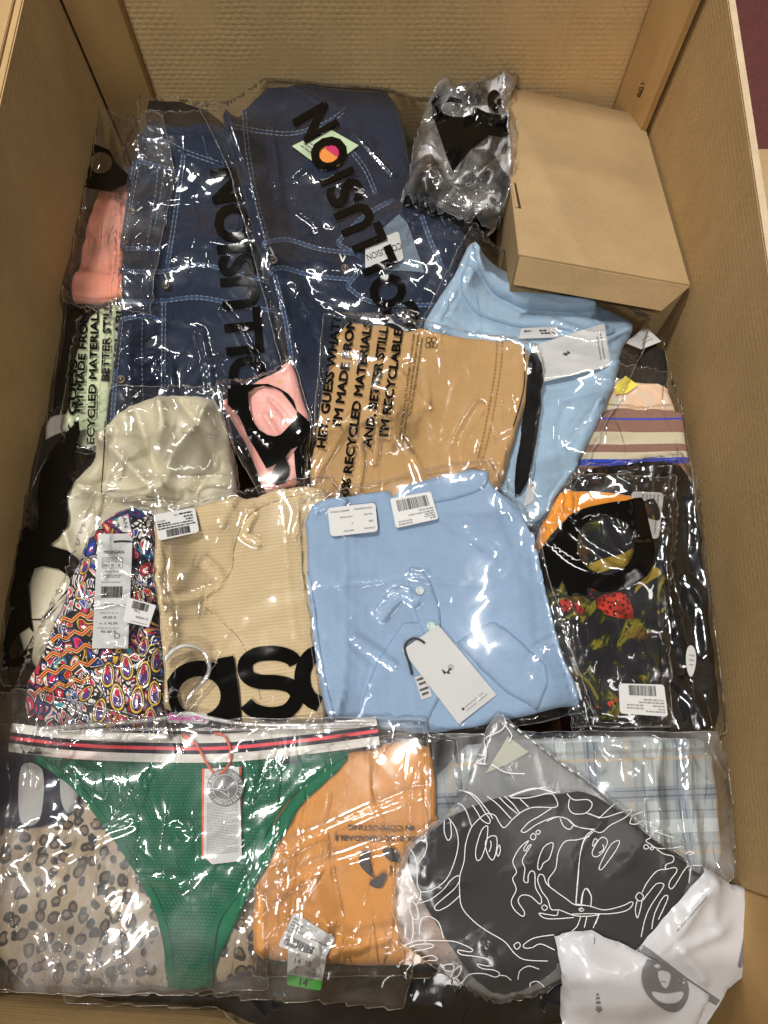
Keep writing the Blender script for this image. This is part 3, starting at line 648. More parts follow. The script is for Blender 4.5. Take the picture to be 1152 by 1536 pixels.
m_navy = cloth('navy_cloth', lin(34, 38, 54), .85); m_whitecl = cloth('white_cloth', lin(216, 214, 208), .85)
m_dullw = cloth('dull_white_cloth', (.36, .355, .34, 1), .85)
m_mail = plain('white_mailer_film', (.50, .50, .515, 1), .24, .5, .12, 45, var=.03); m_mgrey = plain('grey_print_and_shade', (.16, .16, .165, 1), .32, .45)
def frosted(name='frosted_film', veil=.035):
    m, nt, out, nd = mat(name); g = nd('NewGeometry').outputs[0]
    b = nd('Bump', {'Strength': .15, 'Distance': .004, 'Height': noise(nd, g, 38, 3).outputs[0]})
    tr = nd('BsdfTransparent', {'Color': (.97, .97, .97, 1)}); rf = nd('BsdfRefraction', {'Color': (.96, .96, .96, 1), 'Roughness': .30, 'IOR': 1.04})
    df = nd('BsdfDiffuse', {'Color': (.80, .80, .81, 1)}); a = nd('MixShader', {0: .72, 1: rf.outputs[0], 2: tr.outputs[0]}); a2 = nd('MixShader', {0: veil, 1: a.outputs[0], 2: df.outputs[0]})
    gl = nd('BsdfGlossy', {'Color': (1, 1, 1, 1), 'Roughness': .24, 'Normal': b.outputs[0]}); fr = nd('Fresnel', {'IOR': 1.5, 'Normal': b.outputs[0]})
    s = nd('MixShader', {0: mth(nd, 'MULTIPLY', fr.outputs[0], 1.0, clamp=True), 1: a2.outputs[0], 2: gl.outputs[0]}); nt.links.new(s.outputs[0], out.inputs[0]); return m
m_frost = frosted(); m_white_ink = plain('white_line_print', (.66, .66, .65, 1), .5, .3)
m_clearp = film('clear_moulded_plastic', .16, .05, 3.2, .05); m_redcord = plain('orange_red_cord', lin(214, 84, 44), .4, .5); m_blkcord = plain('black_cord', (.012, .012, .013, 1), .5, .4)

# ------------------------------------------------------------------ the heap, from the bottom up
def pack(name, label, cat, px, group=None): return thing(name, label, cat, px, float(H.mean()), group)
G1 = 'clothes in plastic bags heaped in the brown box'

# carton leaning in the back right corner
ct = thing('shoe_carton', 'plain brown closed carton with tuck lid lying tilted in the back right corner', 'carton', loc=(.26, .72, -.10))
A_, B_, C_, D_ = (np.array(p) for p in ((.170, .938, -.045), (.390, .922, -.084), (.381, .557, .011), (.163, .572, .0503)))
nn_ = np.cross(D_ - A_, C_ - D_); nn_ /= np.linalg.norm(nn_); nn_ *= np.sign(nn_[2]); dep = .105; 
dv_ = np.array([0, 0, .13]); prism('body', [D_ - dv_, C_ - dv_, B_ - dv_, A_ - dv_, D_ - nn_ * .0022, C_ - nn_ * .0022, B_ - nn_ * .0022, A_ - nn_ * .0022], m_carton, ct, .0015)
ex, ey = (C_ - D_) / np.linalg.norm(C_ - D_), (A_ - D_) / np.linalg.norm(A_ - D_)
def slab(name, P, th, n, m, parent, bev=.0006): P = [np.array(p) for p in P]; return prism(name, P + [p + n * th for p in P], m, parent, bev)
lidp = slab('lid', [D_ - nn_ * .0018 - ex * .001, C_ - nn_ * .0018 + ex * .001, B_ - nn_ * .0018 + ex * .001, A_ - nn_ * .0018 - ex * .001], .0026, nn_, m_carton, ct)
fn = -ey * 1.0
lip = [D_ + fn * .0006 - nn_ * .0005, C_ + fn * .0006 - nn_ * .0005 + ex * .0005, C_ - ex * .024 + fn * .016 - nn_ * .032, D_ + ex * .002 + fn * .014 - nn_ * .032]
slab('lid_flap', lip[::-1], .0022, (fn * .97 + nn_ * .24), m_carton, ct)
sl0 = D_ + (A_ - D_) * .24; slab('lock_tab', [sl0 + ex * .004 + nn_ * .0008, sl0 + ex * .0095 + nn_ * .0008, sl0 + ey * .052 + ex * .0065 + nn_ * .0008, sl0 + ey * .052 + ex * .002 + nn_ * .0008], .0006, nn_, plain('carton_slot', (.05, .03, .015, 1), .9, .1), lidp, 0)
slab('lock_tab', [sl0 + ex * .0015 + nn_ * .001, sl0 + ex * .0055 + nn_ * .001, sl0 + ey * .054 + ex * .0035 + nn_ * .001, sl0 + ey * .054 - ex * .0005 + nn_ * .001], .0012, nn_, m_carton, lidp, .0004)
tb = slab('dust_tab', [A_ * .62 + D_ * .38 - ex * .003 - nn_ * .05, A_ * .62 + D_ * .38 - ex * .003 - nn_ * .004, A_ * .52 + D_ * .48 - ex * .006 - nn_ * .012, A_ * .50 + D_ * .50 - ex * .006 - nn_ * .05], .002, -ex, m_carton, ct)
mk = PlaneS(D_ + fn * .001 - nn_ * .02, fn)
foot = np.array([A_[:2], B_[:2], (C_ - nn_ * .07 - ey * .006)[:2], (D_ - nn_ * .03 - ey * .008)[:2]]); mm_ = inside([foot], GX, GY)
k_ = np.linalg.solve(np.array([[*A_[:2], 1], [*B_[:2], 1], [*D_[:2], 1]]), [A_[2], B_[2], D_[2]])
H_carton = np.where(mm_, np.maximum(H, k_[0] * GX + k_[1] * GY + k_[2] + .002), H)
stuffed = [(780, 383), (766, 400), (764, 412), (769, 414)]

# --- dark goods that show in the gaps
def simple(name, label, cat, px, T, m, film_px=None, part='folded_garment', fm=None, fo=None, **k):
    c = np.mean(px, 0); t = pack(name, label, cat, tuple(c), G1); S = garment(part, px, T, m, t, **k)
    if film_px is not None: S = sheet('plastic_bag', film_px, fm or m_film, t, edge_m=m_fedge, seed=k.get('seed', 3), **(fo or {}))
    return t, S
simple('packaged_black_trousers', 'black folded garment squeezed along the shaded left side wall', 'clothes', [(-10, 690), (40, 590), (95, 430), (190, 420), (220, 700), (210, 1080), (-10, 1080)], .022, m_blk, [(-10, 690), (55, 560), (88, 420), (200, 420), (230, 700), (215, 1085), (-10, 1085)], folds=.004, seed=1)
simple('packaged_brown_jumper', 'dark brown wrapped garment standing against the left side wall', 'clothes', [(62, 790), (45, 760), (48, 690), (68, 640), (95, 600), (130, 640), (120, 770)], .03, m_brown, seed=2, folds=.003)
simple('packaged_black_leggings', 'black shiny bag lying in the shadow below the orange garment', 'clothes', [(100, 1440), (330, 1410), (620, 1420), (880, 1400), (880, 1560), (420, 1560), (330, 1508), (110, 1502)], .012, m_blk, [(90, 1430), (320, 1390), (890, 1390), (890, 1570), (410, 1570), (326, 1512), (100, 1506)], folds=.003, seed=3, fo=dict(fine=.001, mid=.003))  # its left end is black to stand for the shaded gap at the front wall
simple('packaged_black_vest', 'black folded garment in clear plastic tucked behind the two denim jackets', 'clothes', [(212, 152), (250, 150), (330, 168), (345, 215), (230, 230)], .03, m_blk, [(208, 148), (335, 163), (350, 230), (215, 235)], seed=4)
simple('packaged_grey_cardigan', 'grey blue garment in clear plastic below the front corner of the carton', 'clothes', [(905, 520), (1000, 505), (1005, 585), (960, 600), (890, 600)], .012, m_dark, [(900, 500), (998, 508), (1003, 590), (890, 610)], seed=5, fo=dict(fine=.0015, mid=.004))
t, S = simple('packaged_tie_dye_top', 'peach and cream tie dye top in clear plastic under the pale blue polo', 'clothes', [(895, 600), (930, 562), (950, 574), (1000, 576), (1012, 606), (1022, 650), (880, 660)], .020, m_tie, [(890, 575), (925, 550), (1004, 560), (1030, 655), (880, 665)], seed=6, folds=.003)
drape([[(922, 580), (938, 564), (957, 578), (940, 590), (924, 592)]], S, plain('yellow_cloth', lin(222, 206, 84), .8, .2), 'yellow_trim', S.obj, 6)
cd1 = Card([(992, 512), (962, 524), (938, 514), (968, 490)], Surf(H), m_label, t, 'care_label', rad=.0); cd1.lines([(.3, .2, .7), (.5, .2, .6)], .05, m_grey)
t, S = simple('packaged_striped_towel', 'brown, beige and blue striped cotton garment in clear plastic by the right side wall', 'clothes', [(855, 700), (893, 622), (925, 610), (1000, 615), (1046, 630), (1050, 700), (1056, 800), (850, 800)], .022, m_stripe, [(840, 720), (890, 610), (1010, 612), (1047, 596), (1050, 660), (1058, 820), (840, 810)], seed=7, ang=0.03, folds=.0025, fo=dict(long=.001, lang=.2))
t, S = simple('packaged_black_rib_top', 'black ribbed garment in glossy plastic with a white oval price tag', 'clothes', [(830, 760), (870, 705), (940, 692), (1015, 690), (1036, 720), (1050, 790), (1062, 900), (1076, 1010), (1082, 1088), (1050, 1098), (880, 1095), (830, 960)], .028, m_blkrib, [(812, 760), (860, 700), (1020, 684), (1048, 730), (1054, 790), (1070, 920), (1088, 1100), (1040, 1108), (860, 1105), (815, 900)], seed=8, folds=.007, ang=.15, fang=1.3, fm=film('glossy_black_bag_film', .002, .05, 2.0, .75, bscale=75), fo=dict(fine=.003, mid=.008, long=.003, lang=1.3, pucker=1.0, creases=[([(1012, 740), (1000, 830), (1010, 920), (1030, 1000)], .005, .005), ([(1048, 720), (1046, 800), (1062, 900)], .005, .006), ([(1030, 870), (1050, 900), (1060, 980)], .005, .006), ([(880, 720), (950, 706), (1010, 700)], .004, .005), ([(1010, 1020), (1040, 1050), (1060, 1090)], .005, .006)]))
o = [(0.5 + .5 * math.cos(a), .5 + .5 * math.sin(a)) for a in np.linspace(0, 2 * math.pi, 24, endpoint=False)]
c_ = Card([(1028, 966), (1046, 970), (1042, 1016), (1030, 1014)], S, m_label, t, 'price_tag', cut=o); c_.lines([(.3, .3, .8), (.45, .3, .8), (.6, .3, .7)], .04, m_grey)

pc_ = thing('pale_paper_bag', 'pale grey folded paper bag corner beside the left wall above the black letters', 'paper bag', (92, 645), float(H.mean()))
garment('bag_corner', [(72, 628), (122, 622), (118, 640), (70, 662)], .004, plain('pale_paper', lin(176, 168, 156), .7, .3), pc_, edge=.004, sm=0)
# --- coral garment
t, S = simple('packaged_coral_shirt', 'coral pink folded garment in a clear bag in the back left corner', 'clothes', [(240, 240), (196, 262), (160, 276), (146, 292), (130, 345), (117, 400), (107, 438), (110, 450), (240, 455)], .026, m_coral, None, part='coral_shirt', sm=0, edge=.010, folds=.0035, fang=-1.25, fstretch=4, seed=9, ang=.2, iters=30, r=6, creases=[([(176, 280), (160, 340), (150, 400)], .004, .006), ([(160, 290), (140, 350), (128, 400)], -.004, .005), ([(186, 300), (172, 360), (166, 440)], -.004, .005)])
hem_ = garment('folded_hem', [(116, 406), (140, 409), (240, 416), (240, 452), (114, 448), (110, 436)], .004, m_coral, S.obj, edge=.005, sm=0, iters=6, r=3, folds=.002, fang=-1.25, seed=19)
t_coral = t
# --- pale green garment with the slogan
t, S = simple('packaged_pale_green_top', 'pale green garment in a slogan bag squeezed between left wall and denim jacket', 'clothes', [(205, 450), (150, 460), (128, 482), (114, 520), (104, 600), (98, 640), (112, 672), (205, 672)], .022, m_green_pale, None, part='green_top', folds=.003, fang=1.4, seed=10)
S = sheet('plastic_bag', [(210, 446), (150, 455), (120, 480), (106, 530), (92, 645), (110, 680), (210, 680)], m_film, t, edge_m=m_fedge, seed=10, long=.001, lang=1.5)
for s_, a, b in (('HEY, GUESS', (112, 690), (116, 540)), ("I'M MADE FROM", (124, 618), (132, 470)), ('RECYCLED MATERIALS', (141, 680), (148, 462)), ('BETTER STILL,', (163, 572), (167, 452)), ('RECYCLABLE', (180, 590), (186, 448))):
    text(s_, a, b, 11, S, m_blackt, S.obj, bold=.032)

# --- left denim jacket
jl = pack('packaged_denim_jacket', 'dark denim jacket in a clear printed bag, the smaller visible one beside the coral garment', 'denim jacket', (290, 400), 'denim jackets at the back of the box')
pk1 = [(203, 241), (266, 258), (256, 300), (240, 374), (183, 373), (187, 320)]; pk2 = [(182, 480), (218, 474), (242, 482), (240, 600), (172, 600)]
wb = [(180, 407), (245, 408), (292, 398), (335, 404), (420, 428), (420, 470), (372, 461), (300, 447), (240, 452), (176, 453)]
S = garment('denim_jacket', [(212, 200), (240, 180), (262, 192), (300, 182), (345, 190), (385, 300), (415, 420), (430, 560), (430, 660), (152, 660), (168, 560), (178, 480), (183, 420), (180, 380), (186, 300), (196, 240)], .040, m_denim, jl, edge=.02, folds=.0022, fang=.3, seed=11, steps=[(pk1, .003, .003), (pk2, .003, .003), (wb, .0025, .003)],
    creases=[([(275, 228), (262, 330), (248, 420), (246, 640)], .0022, .004), ([(214, 212), (245, 212), (278, 228), (335, 248)], .002, .004)], lump=.002)
J = S.obj
seams = [[(212, 212), (245, 212), (278, 228), (335, 248)], [(276, 230), (262, 330), (250, 408)], [(246, 452), (245, 600), (244, 655)], [(180, 407), (245, 408), (292, 398), (335, 404), (420, 428)], [(176, 453), (240, 452), (300, 447), (372, 461), (425, 468)], [(203, 241), (190, 320), (183, 373)], [(183, 373), (240, 374)], [(203, 241), (266, 258)], [(182, 480), (218, 474), (242, 482)], [(182, 480), (174, 560), (168, 640)]]
ribbons(seams, 6.5, S, m_denim_l, 'seam', J, .0005, 5)
st = []
for q in seams:
    a, b = ribbon_loops(q, 5.2, 5); st += [a[1:-1:2], b[1:-1:2]]
stitches(st + [[(238, 247), (232, 300), (220, 372)], [(246, 250), (240, 300), (230, 350)], [(214, 476), (213, 540), (216, 620)], [(209, 248), (196, 320), (190, 366)]], S, m_stitch, J, wd=1.3)
for p in ((249, 429), (376, 444), (199, 318), (182, 570)): disc(p, .0062, m_metal, 'button', J, S)
for q in ([(214, 312), (206, 318), (200, 316)], [(248, 413), (252, 424), (250, 428)]): ribbons([q], 2.2, S, m_whitecl, 'white_thread', J, .002, 2, sp=False)
S = sheet('plastic_bag', [(218, 178), (260, 176), (310, 172), (345, 188), (395, 330), (440, 560), (440, 668), (148, 668), (166, 480), (176, 420), (176, 300), (196, 225)], m_film, jl, fine=.0005, mid=.0024, long=.0014, lang=1.1, edge_m=m_fedge, seed=12,
    creases=[([(300, 500), (310, 540), (316, 590)], .004, .005), ([(335, 465), (362, 500), (392, 560)], .004, .004), ([(285, 585), (300, 555), (330, 540)], .003, .005), ([(238, 560), (250, 540), (262, 600)], .003, .004)])
text('COLLUSION', (404, 640), (368, 250), 52, S, m_black, S.obj, bold=.04, res=7)

# the coral garment's bag, over the jacket's edge
S = sheet('plastic_bag', [(146, 160), (180, 172), (246, 178), (262, 260), (225, 472), (150, 470), (92, 455), (104, 400), (128, 320), (112, 262), (140, 215)], film('crumpled_clear_film', .022, .05, 2.4, .65, bscale=85), t_coral, pucker=1.0, fine=.0028, mid=.008, long=.001, lang=1.2, edge_m=m_fedge, seed=9)
drape([Z(60, 130, 2.88, [(155, 380), (165, 320), (185, 280), (240, 250), (300, 275), (330, 330), (380, 380), (372, 425), (300, 450), (210, 440), (170, 410)]), Z(60, 130, 2.88, ell(262, 330, 50, 46))], S, m_black, 'printed_letter', S.obj)

# --- right denim jacket
jr = pack('packaged_denim_jacket', 'large dark denim jacket in a clear printed bag with a square pale green hang tag', 'denim jacket', (500, 330), 'denim jackets at the back of the box')
wb = [(392, 366), (430, 360), (480, 374), (540, 382), (560, 424), (530, 420), (470, 414), (420, 402), (402, 414)]
colr = [(505, 366), (545, 326), (605, 292), (640, 320), (600, 348), (568, 352), (551, 372), (545, 395)]; colr2 = [(520, 430), (548, 392), (600, 402), (640, 440), (700, 440), (690, 458), (600, 458), (560, 452)]
S = garment('denim_jacket', [(334, 190), (348, 172), (385, 142), (398, 130), (470, 122), (560, 116), (585, 140), (606, 180), (616, 250), (640, 310), (700, 345), (705, 390), (650, 500), (630, 620), (455, 660), (440, 560), (410, 440), (382, 360), (352, 240)], .050, m_denim, jr, edge=.024, folds=.0022, fang=.9, seed=13, lump=.002,
    steps=[(wb, .0025, .003), (colr, .004, .004), (colr2, .004, .004)], creases=[([(366, 165), (372, 230), (385, 300), (402, 366)], .0022, .004), ([(345, 190), (400, 198), (440, 200), (500, 178), (520, 165)], .002, .004), ([(430, 128), (420, 160), (425, 196)], -.002, .006), ([(520, 225), (545, 250), (566, 292)], .002, .005)])
J = S.obj
seams = [[(366, 165), (372, 230), (385, 300), (402, 366)], [(350, 190), (400, 199), (445, 200), (495, 182), (520, 163)], [(392, 366), (430, 360), (480, 374), (540, 382)], [(402, 414), (420, 402), (470, 414), (530, 420)], [(412, 412), (430, 490), (442, 580), (450, 640)], [(528, 228), (548, 255), (564, 292)], [(505, 366), (545, 326), (590, 300)], [(505, 366), (545, 388)], [(520, 430), (548, 396)], [(520, 430), (560, 454), (640, 458), (690, 456)], [(632, 322), (645, 360), (664, 402)], [(604, 345), (618, 375), (634, 410)]]
ribbons(seams, 6.5, S, m_denim_l, 'seam', J, .0005, 5)
st = []
for q in seams:
    a, b = ribbon_loops(q, 5.2, 5); st += [a[1:-1:2], b[1:-1:2]]
stitches(st, S, m_stitch, J, wd=1.3)
for p in ((410, 391), (517, 403), (611, 470)): disc(p, .0065, m_metal, 'button', J, S)
for q in ([(405, 372), (411, 384), (406, 384)], [(510, 383), (514, 394), (518, 385)]): ribbons([q], 2.2, S, m_whitecl, 'white_thread', J, .002, 2, sp=False)
drape([Z(460, 300, 5.486, [(610, 250), (760, 120), (830, 200), (970, 600), (860, 590), (640, 580), (540, 560), (500, 520), (500, 390)])], S, m_denim_in, 'collar_lining', J, 6, .0010)
nl = Card([(606, 390), (548, 404), (548, 368), (598, 346)], S, m_label, J, 'neck_label', rad=.1, lift=.0012); nl.text('COLLUSION', .02, .60, .98, .22, m_blackt); nl.lines([(.80, .35, .7)], .05, m_grey)
hang = Card([(492, 192), (538, 218), (488, 256), (438, 219)], S, plain('pale_green_card', lin(196, 218, 178), .5, .3), jr, 'hang_tag', rad=0.0, lift=.0015)
hang.lines([(.62, .1, .5), (.72, .1, .45), (.82, .1, .4)], .05, m_grey)
drape([ell(492, 231, 24, 22, .3)], hang, plain('orange_print', lin(238, 150, 70), .5, .3), 'printed_ball', hang.obj, 6, .0005)
drape([[(488, 224), (496, 212), (514, 216), (516, 230), (506, 236)]], hang, plain('magenta_print', lin(206, 50, 104), .5, .3), 'printed_patch', hang.obj, 6, .0009)
S = sheet('plastic_bag', [(300, 166), (340, 158), (398, 126), (470, 112), (560, 110), (642, 98), (652, 200), (642, 320), (716, 345), (716, 420), (660, 520), (640, 630), (450, 670), (432, 580), (395, 440), (345, 260)], m_film, jr, fine=.0006, mid=.0030, long=.0018, lang=.9, edge_m=m_fedge, seed=14,
    creases=[([(530, 200), (560, 230), (590, 262)], .004, .004), ([(440, 130), (500, 165), (560, 215)], .003, .006), ([(405, 195), (412, 250), (418, 300)], .003, .004), ([(575, 455), (570, 490), (590, 500)], .004, .004), ([(600, 465), (640, 490), (680, 480)], .003, .004), ([(585, 130), (600, 180), (612, 240)], .004, .005), ([(450, 320), (475, 340), (480, 370)], .002, .004)])
for ch, (cx, cy), wdt in (('C', (603, 478), 42), ('O', (581, 437), 50), ('L', (566, 391), 30), ('L', (550, 356), 30), ('U', (532, 328), 38), ('S', (517, 290), 36), ('I', (505, 265), 10), ('O', (493, 231), 50), ('N', (473, 184), 42)):
    u = np.array([-.39, -.92]) if ch != 'N' else np.array([-.5, -.86]); b = np.array([u[1], -u[0]]); cap = 50 if ch != 'N' else 54
    text(ch, np.array([cx, cy]) - u * wdt / 2 - b * cap / 2, np.array([cx, cy]) + u * wdt / 2 - b * cap / 2, cap, S, m_black, S.obj, 'printed_letter', bold=.042, res=7)

# --- pale blue polo (upper right)
pb = pack('packaged_pale_blue_polo', 'pale blue polo shirt in a clear bag leaning on the small carton', 'polo shirt', (790, 580), 'light blue polo shirts in clear bags')
S = garment('polo_shirt', [(706, 364), (722, 385), (748, 402), (782, 424), (838, 440), (890, 452), (908, 462), (955, 480), (948, 500), (934, 524), (928, 560), (905, 620), (870, 690), (838, 745), (815, 775), (796, 795), (770, 780), (700, 640), (640, 520), (634, 486), (655, 450), (690, 396)], .034, m_blueB, pb, edge=.02, folds=.0030, fang=.4, fstretch=2.2, seed=15,
    steps=[([(706, 372), (724, 404), (744, 426), (790, 444), (892, 452), (896, 478), (840, 490), (770, 480), (716, 458), (690, 420)], .006, .005), ([(724, 404), (744, 428), (790, 446), (892, 454), (890, 466), (800, 462), (744, 448)], .004, .004), ([(640, 486), (700, 474), (790, 494), (930, 524), (925, 560), (820, 545), (640, 520)], .003, .004)],
    creases=[([(726, 405), (742, 440), (800, 470)], -.004, .005), ([(890, 452), (850, 480), (815, 492)], -.003, .004), ([(810, 600), (860, 585), (915, 570)], .003, .005), ([(800, 600), (840, 600), (900, 585)], -.003, .004), ([(840, 690), (870, 640), (905, 590)], .003, .004), ([(660, 455), (700, 470), (770, 478)], -.0025, .004)])
garment('neck_band', [(690, 404), (716, 410), (740, 446), (790, 470), (850, 476), (896, 474), (930, 500), (900, 504), (840, 492), (770, 490), (716, 470), (690, 440)], .014, m_blueB, S.obj, edge=.008, seed=70, iters=6, r=3, sm=2)
S2 = garment('collar', [(705, 366), (722, 386), (748, 404), (782, 425), (838, 441), (891, 453), (896, 470), (850, 466), (795, 460), (750, 442), (726, 418), (712, 396)], .024, m_blueB, S.obj, edge=.009, seed=71, iters=5, r=3, sm=2, creases=[([(800, 446), (850, 458), (890, 462)], .002, .004)])
S.z = H.copy()
nl = Card([(782, 492), (836, 490), (838, 506), (778, 508)], S, m_label, S.obj, 'neck_label', rad=.05); nl.lines([(.25, .1, .3), (.25, .5, .7), (.5, .55, .95)], .16, m_ink)
c_ = Card([(906, 485), (916, 549), (810, 574), (797, 519)], S, m_tag, pb, 'hang_tag', rad=0, lift=.002)
c_.text('®', .40, .62, .48, .05, m_ink); ribbons([[c_.px([(.40, .55)])[0], c_.px([(.46, .52)])[0], c_.px([(.44, .60)])[0], c_.px([(.50, .56)])[0]]], 2, c_, m_ink, 'butterfly_logo', c_.obj, .0006, 2, sp=False); c_.lines([(.06, .2, .8), (.11, .25, .8)], .018, m_grey)
c2 = Card([(792, 724), (804, 722), (800, 752), (786, 760)], S, m_label, pb, 'label_sticker', rad=.1)
S = sheet('plastic_bag', [(709, 338), (735, 378), (800, 402), (890, 446), (976, 476), (962, 528), (926, 602), (900, 650), (872, 712), (830, 775), (800, 802), (770, 790), (640, 560), (624, 505), (650, 450)], m_calm, pb, fine=.0006, mid=.003, long=.0014, lang=-.5, edge_m=m_fedge, seed=16,
    creases=[([(640, 500), (680, 430), (708, 345)], .003, .005), ([(830, 480), (890, 500), (950, 490)], .003, .004), ([(850, 720), (840, 650), (850, 610)], .002, .005)])

H = np.maximum(H, H_carton)
# --- crumpled bag with black print against the carton
cb = pack('crumpled_plastic_bag', 'crumpled clear bag with big black print stuffed between denim jacket and carton', 'plastic bag', (690, 230), G1)
def crump_mat():
    m, nt, out, nd = mat('crumpled_print_and_glare'); g = nd('NewGeometry').outputs[0]
    n = noise(nd, g, 17, 3, .55, 1.5).outputs[0]; col = ramp(nd, n, [(.475, (.004, .0035, .0035)), (.485, (.035, .034, .033)), (.55, (.05, .048, .047)), (.56, (.5, .49, .48)), (.64, (.62, .61, .6))], 'LINEAR')  # black is print, grey the clear film, white patches paint its glare
    b = nd('Bump', {'Strength': .5, 'Distance': .003, 'Height': noise(nd, g, 80, 3, noise_type='RIDGED_MULTIFRACTAL').outputs[0]})
    p = nd('BsdfPrincipled', {'Base Color': col, 'Roughness': .12, 'Specular IOR Level': .8, 'Normal': b.outputs[0]}); nt.links.new(p.outputs[0], out.inputs[0]); return m
S = garment('wadded_film', [(604, 296), (614, 276), (622, 240), (632, 200), (648, 162), (655, 142), (690, 138), (705, 112), (738, 97), (772, 106), (782, 122), (768, 140), (752, 160), (768, 190), (764, 250), (752, 300), (736, 330), (700, 330), (652, 318), (624, 300)], .105, crump_mat(), cb, edge=.050, seed=17, folds=.020, fscale=1.4, fstretch=1.6, iters=6, wob=.002, res=.003)
S = sheet('plastic_bag', [(600, 302), (612, 276), (618, 236), (632, 190), (644, 150), (690, 134), (702, 108), (738, 95), (778, 106), (786, 126), (760, 160), (774, 195), (768, 256), (756, 305), (736, 338), (700, 334), (648, 322)], m_film2, cb, pucker=.8, fine=.004, mid=.016, edge_m=m_fedge, seed=18, iters=4, wob=.002)
drape([Z(560, 80, 2.304, [(200, 160), (230, 140), (300, 160), (390, 205), (440, 215), (470, 280), (440, 290), (400, 285), (340, 330), (290, 390), (275, 410), (250, 350), (225, 270), (205, 220)]), Z(560, 80, 2.304, ell(285, 195, 60, 26, .1))], S, m_black, 'printed_letter', S.obj, 5)
drape([Z(560, 80, 2.304, ell(418, 165, 24, 38))], S, m_black, 'printed_letter', S.obj, 5)

# --- cream satin
t = pack('packaged_cream_blouse', 'cream satin garment in a clear bag with huge black letters by the left side wall', 'clothes', (200, 700), G1)
S = garment('satin_blouse', [(20, 960), (38, 880), (60, 800), (100, 730), (128, 690), (150, 650), (180, 610), (230, 590), (290, 588), (330, 600), (345, 660), (352, 750), (330, 790), (200, 800), (170, 900), (120, 1010), (60, 1020)], .040, m_cream, t, edge=.04, folds=.001, fang=-.9, fstretch=2, seed=20, lump=.004,
    creases=[([(196, 600), (212, 650), (230, 690), (262, 740)], -.012, .012), ([(318, 604), (290, 650), (262, 690), (250, 736)], .013, .012), ([(340, 640), (318, 690), (290, 738)], -.010, .010), ([(150, 660), (185, 690), (230, 735)], .012, .013), ([(240, 596), (246, 640), (238, 690), (246, 730)], .011, .011), ([(268, 600), (300, 640), (322, 700)], -.008, .009), ([(172, 640), (160, 700), (140, 760)], -.009, .011), ([(120, 730), (170, 745), (230, 745)], .008, .009), ([(100, 800), (120, 880), (110, 960)], .008, .010)])
ribbons([[(158, 632), (156, 680), (152, 740)]], 1.6, S, m_brown, 'seam', S.obj, .0004)
S = sheet('plastic_bag', [(0, 985), (12, 880), (24, 800), (50, 740), (70, 690), (96, 660), (130, 610), (176, 582), (260, 586), (318, 592), (342, 588), (350, 660), (362, 760), (340, 800), (220, 805), (180, 900), (130, 1030), (10, 1030)], m_calm, t, fine=.0006, mid=.0026, long=.0012, lang=-.6, edge_m=m_fedge, seed=21,
    creases=[([(100, 740), (170, 725), (260, 722), (330, 720)], .0035, .005), ([(120, 770), (180, 690), (210, 640)], .003, .004)])
drape([Z(0, 600, 3.84, [(215, 560), (235, 420), (290, 300), (370, 200), (455, 115), (462, 190), (425, 290), (418, 300), (434, 408), (370, 424), (408, 445), (414, 480), (382, 550), (395, 660), (385, 730), (330, 800), (285, 838), (390, 868), (440, 905), (480, 955), (440, 1030), (340, 1150), (270, 1255), (240, 1268), (180, 1268), (192, 1330), (190, 1420), (160, 1536), (15, 1536), (22, 1400), (60, 1230), (95, 1190), (62, 1190), (52, 1150), (90, 990), (105, 780), (150, 728), (215, 765), (225, 650)]),
    Z(0, 600, 3.84, [(158, 985), (250, 958), (340, 975), (395, 1015), (425, 1075), (300, 1195), (238, 1262), (180, 1262)]), Z(0, 600, 3.84, [(62, 1410), (110, 1350), (170, 1310), (195, 1345), (170, 1400), (120, 1480), (70, 1495), (52, 1460)])], S, m_black, 'printed_letter', S.obj, 6)
for p, q in (((279, 650), 6), ((318, 655), 5), ((283, 596), 5)): ribbons([[(p[0] - q, p[1] - q), (p[0] - q, p[1]), (p[0] + q, p[1])]], 1.2, S, m_grey, 'corner_mark', S.obj, .0008, 2, sp=False)

# --- pink satin with black print
t = pack('packaged_pink_satin', 'pink satin garment in a clear bag with a bold black ring shaped letter', 'clothes', (405, 650), G1)
Zp = lambda l: Z(320, 530, 6.4, l)
S = garment('satin_garment', Zp([(110, 520), (300, 300), (560, 190), (745, 70), (790, 200), (840, 360), (920, 640), (890, 900), (840, 1260), (590, 1320), (480, 1340), (330, 900), (180, 640)]), .026, m_pink, t, edge=.012, folds=.004, fang=-1.0, seed=22, creases=[(Zp([(540, 440), (640, 540), (740, 680)]), -.003, .004), (Zp([(500, 600), (560, 700), (620, 790)]), .003, .005), (Zp([(180, 640), (330, 900), (480, 1300)]), .003, .004)])
m_gold = plain('gold_print', lin(206, 172, 60), .4, .5)
ribbons([Zp([(620, 280), (645, 250), (660, 270), (640, 295), (620, 280)]), Zp([(620, 285), (640, 240)])], 1.6, S, m_gold, 'gold_motif', S.obj, .0005, 2)
S = sheet('plastic_bag', Zp([(-5, 310), (130, 300), (300, 292), (560, 180), (748, 50), (810, 200), (870, 380), (945, 660), (920, 900), (880, 1250), (600, 1350), (440, 1340), (270, 1060), (100, 700), (30, 480)]), m_film, t, fine=.0006, mid=.0024, edge_m=m_fedge, seed=23, creases=[(Zp([(350, 700), (430, 740), (540, 860)]), .0025, .004)])
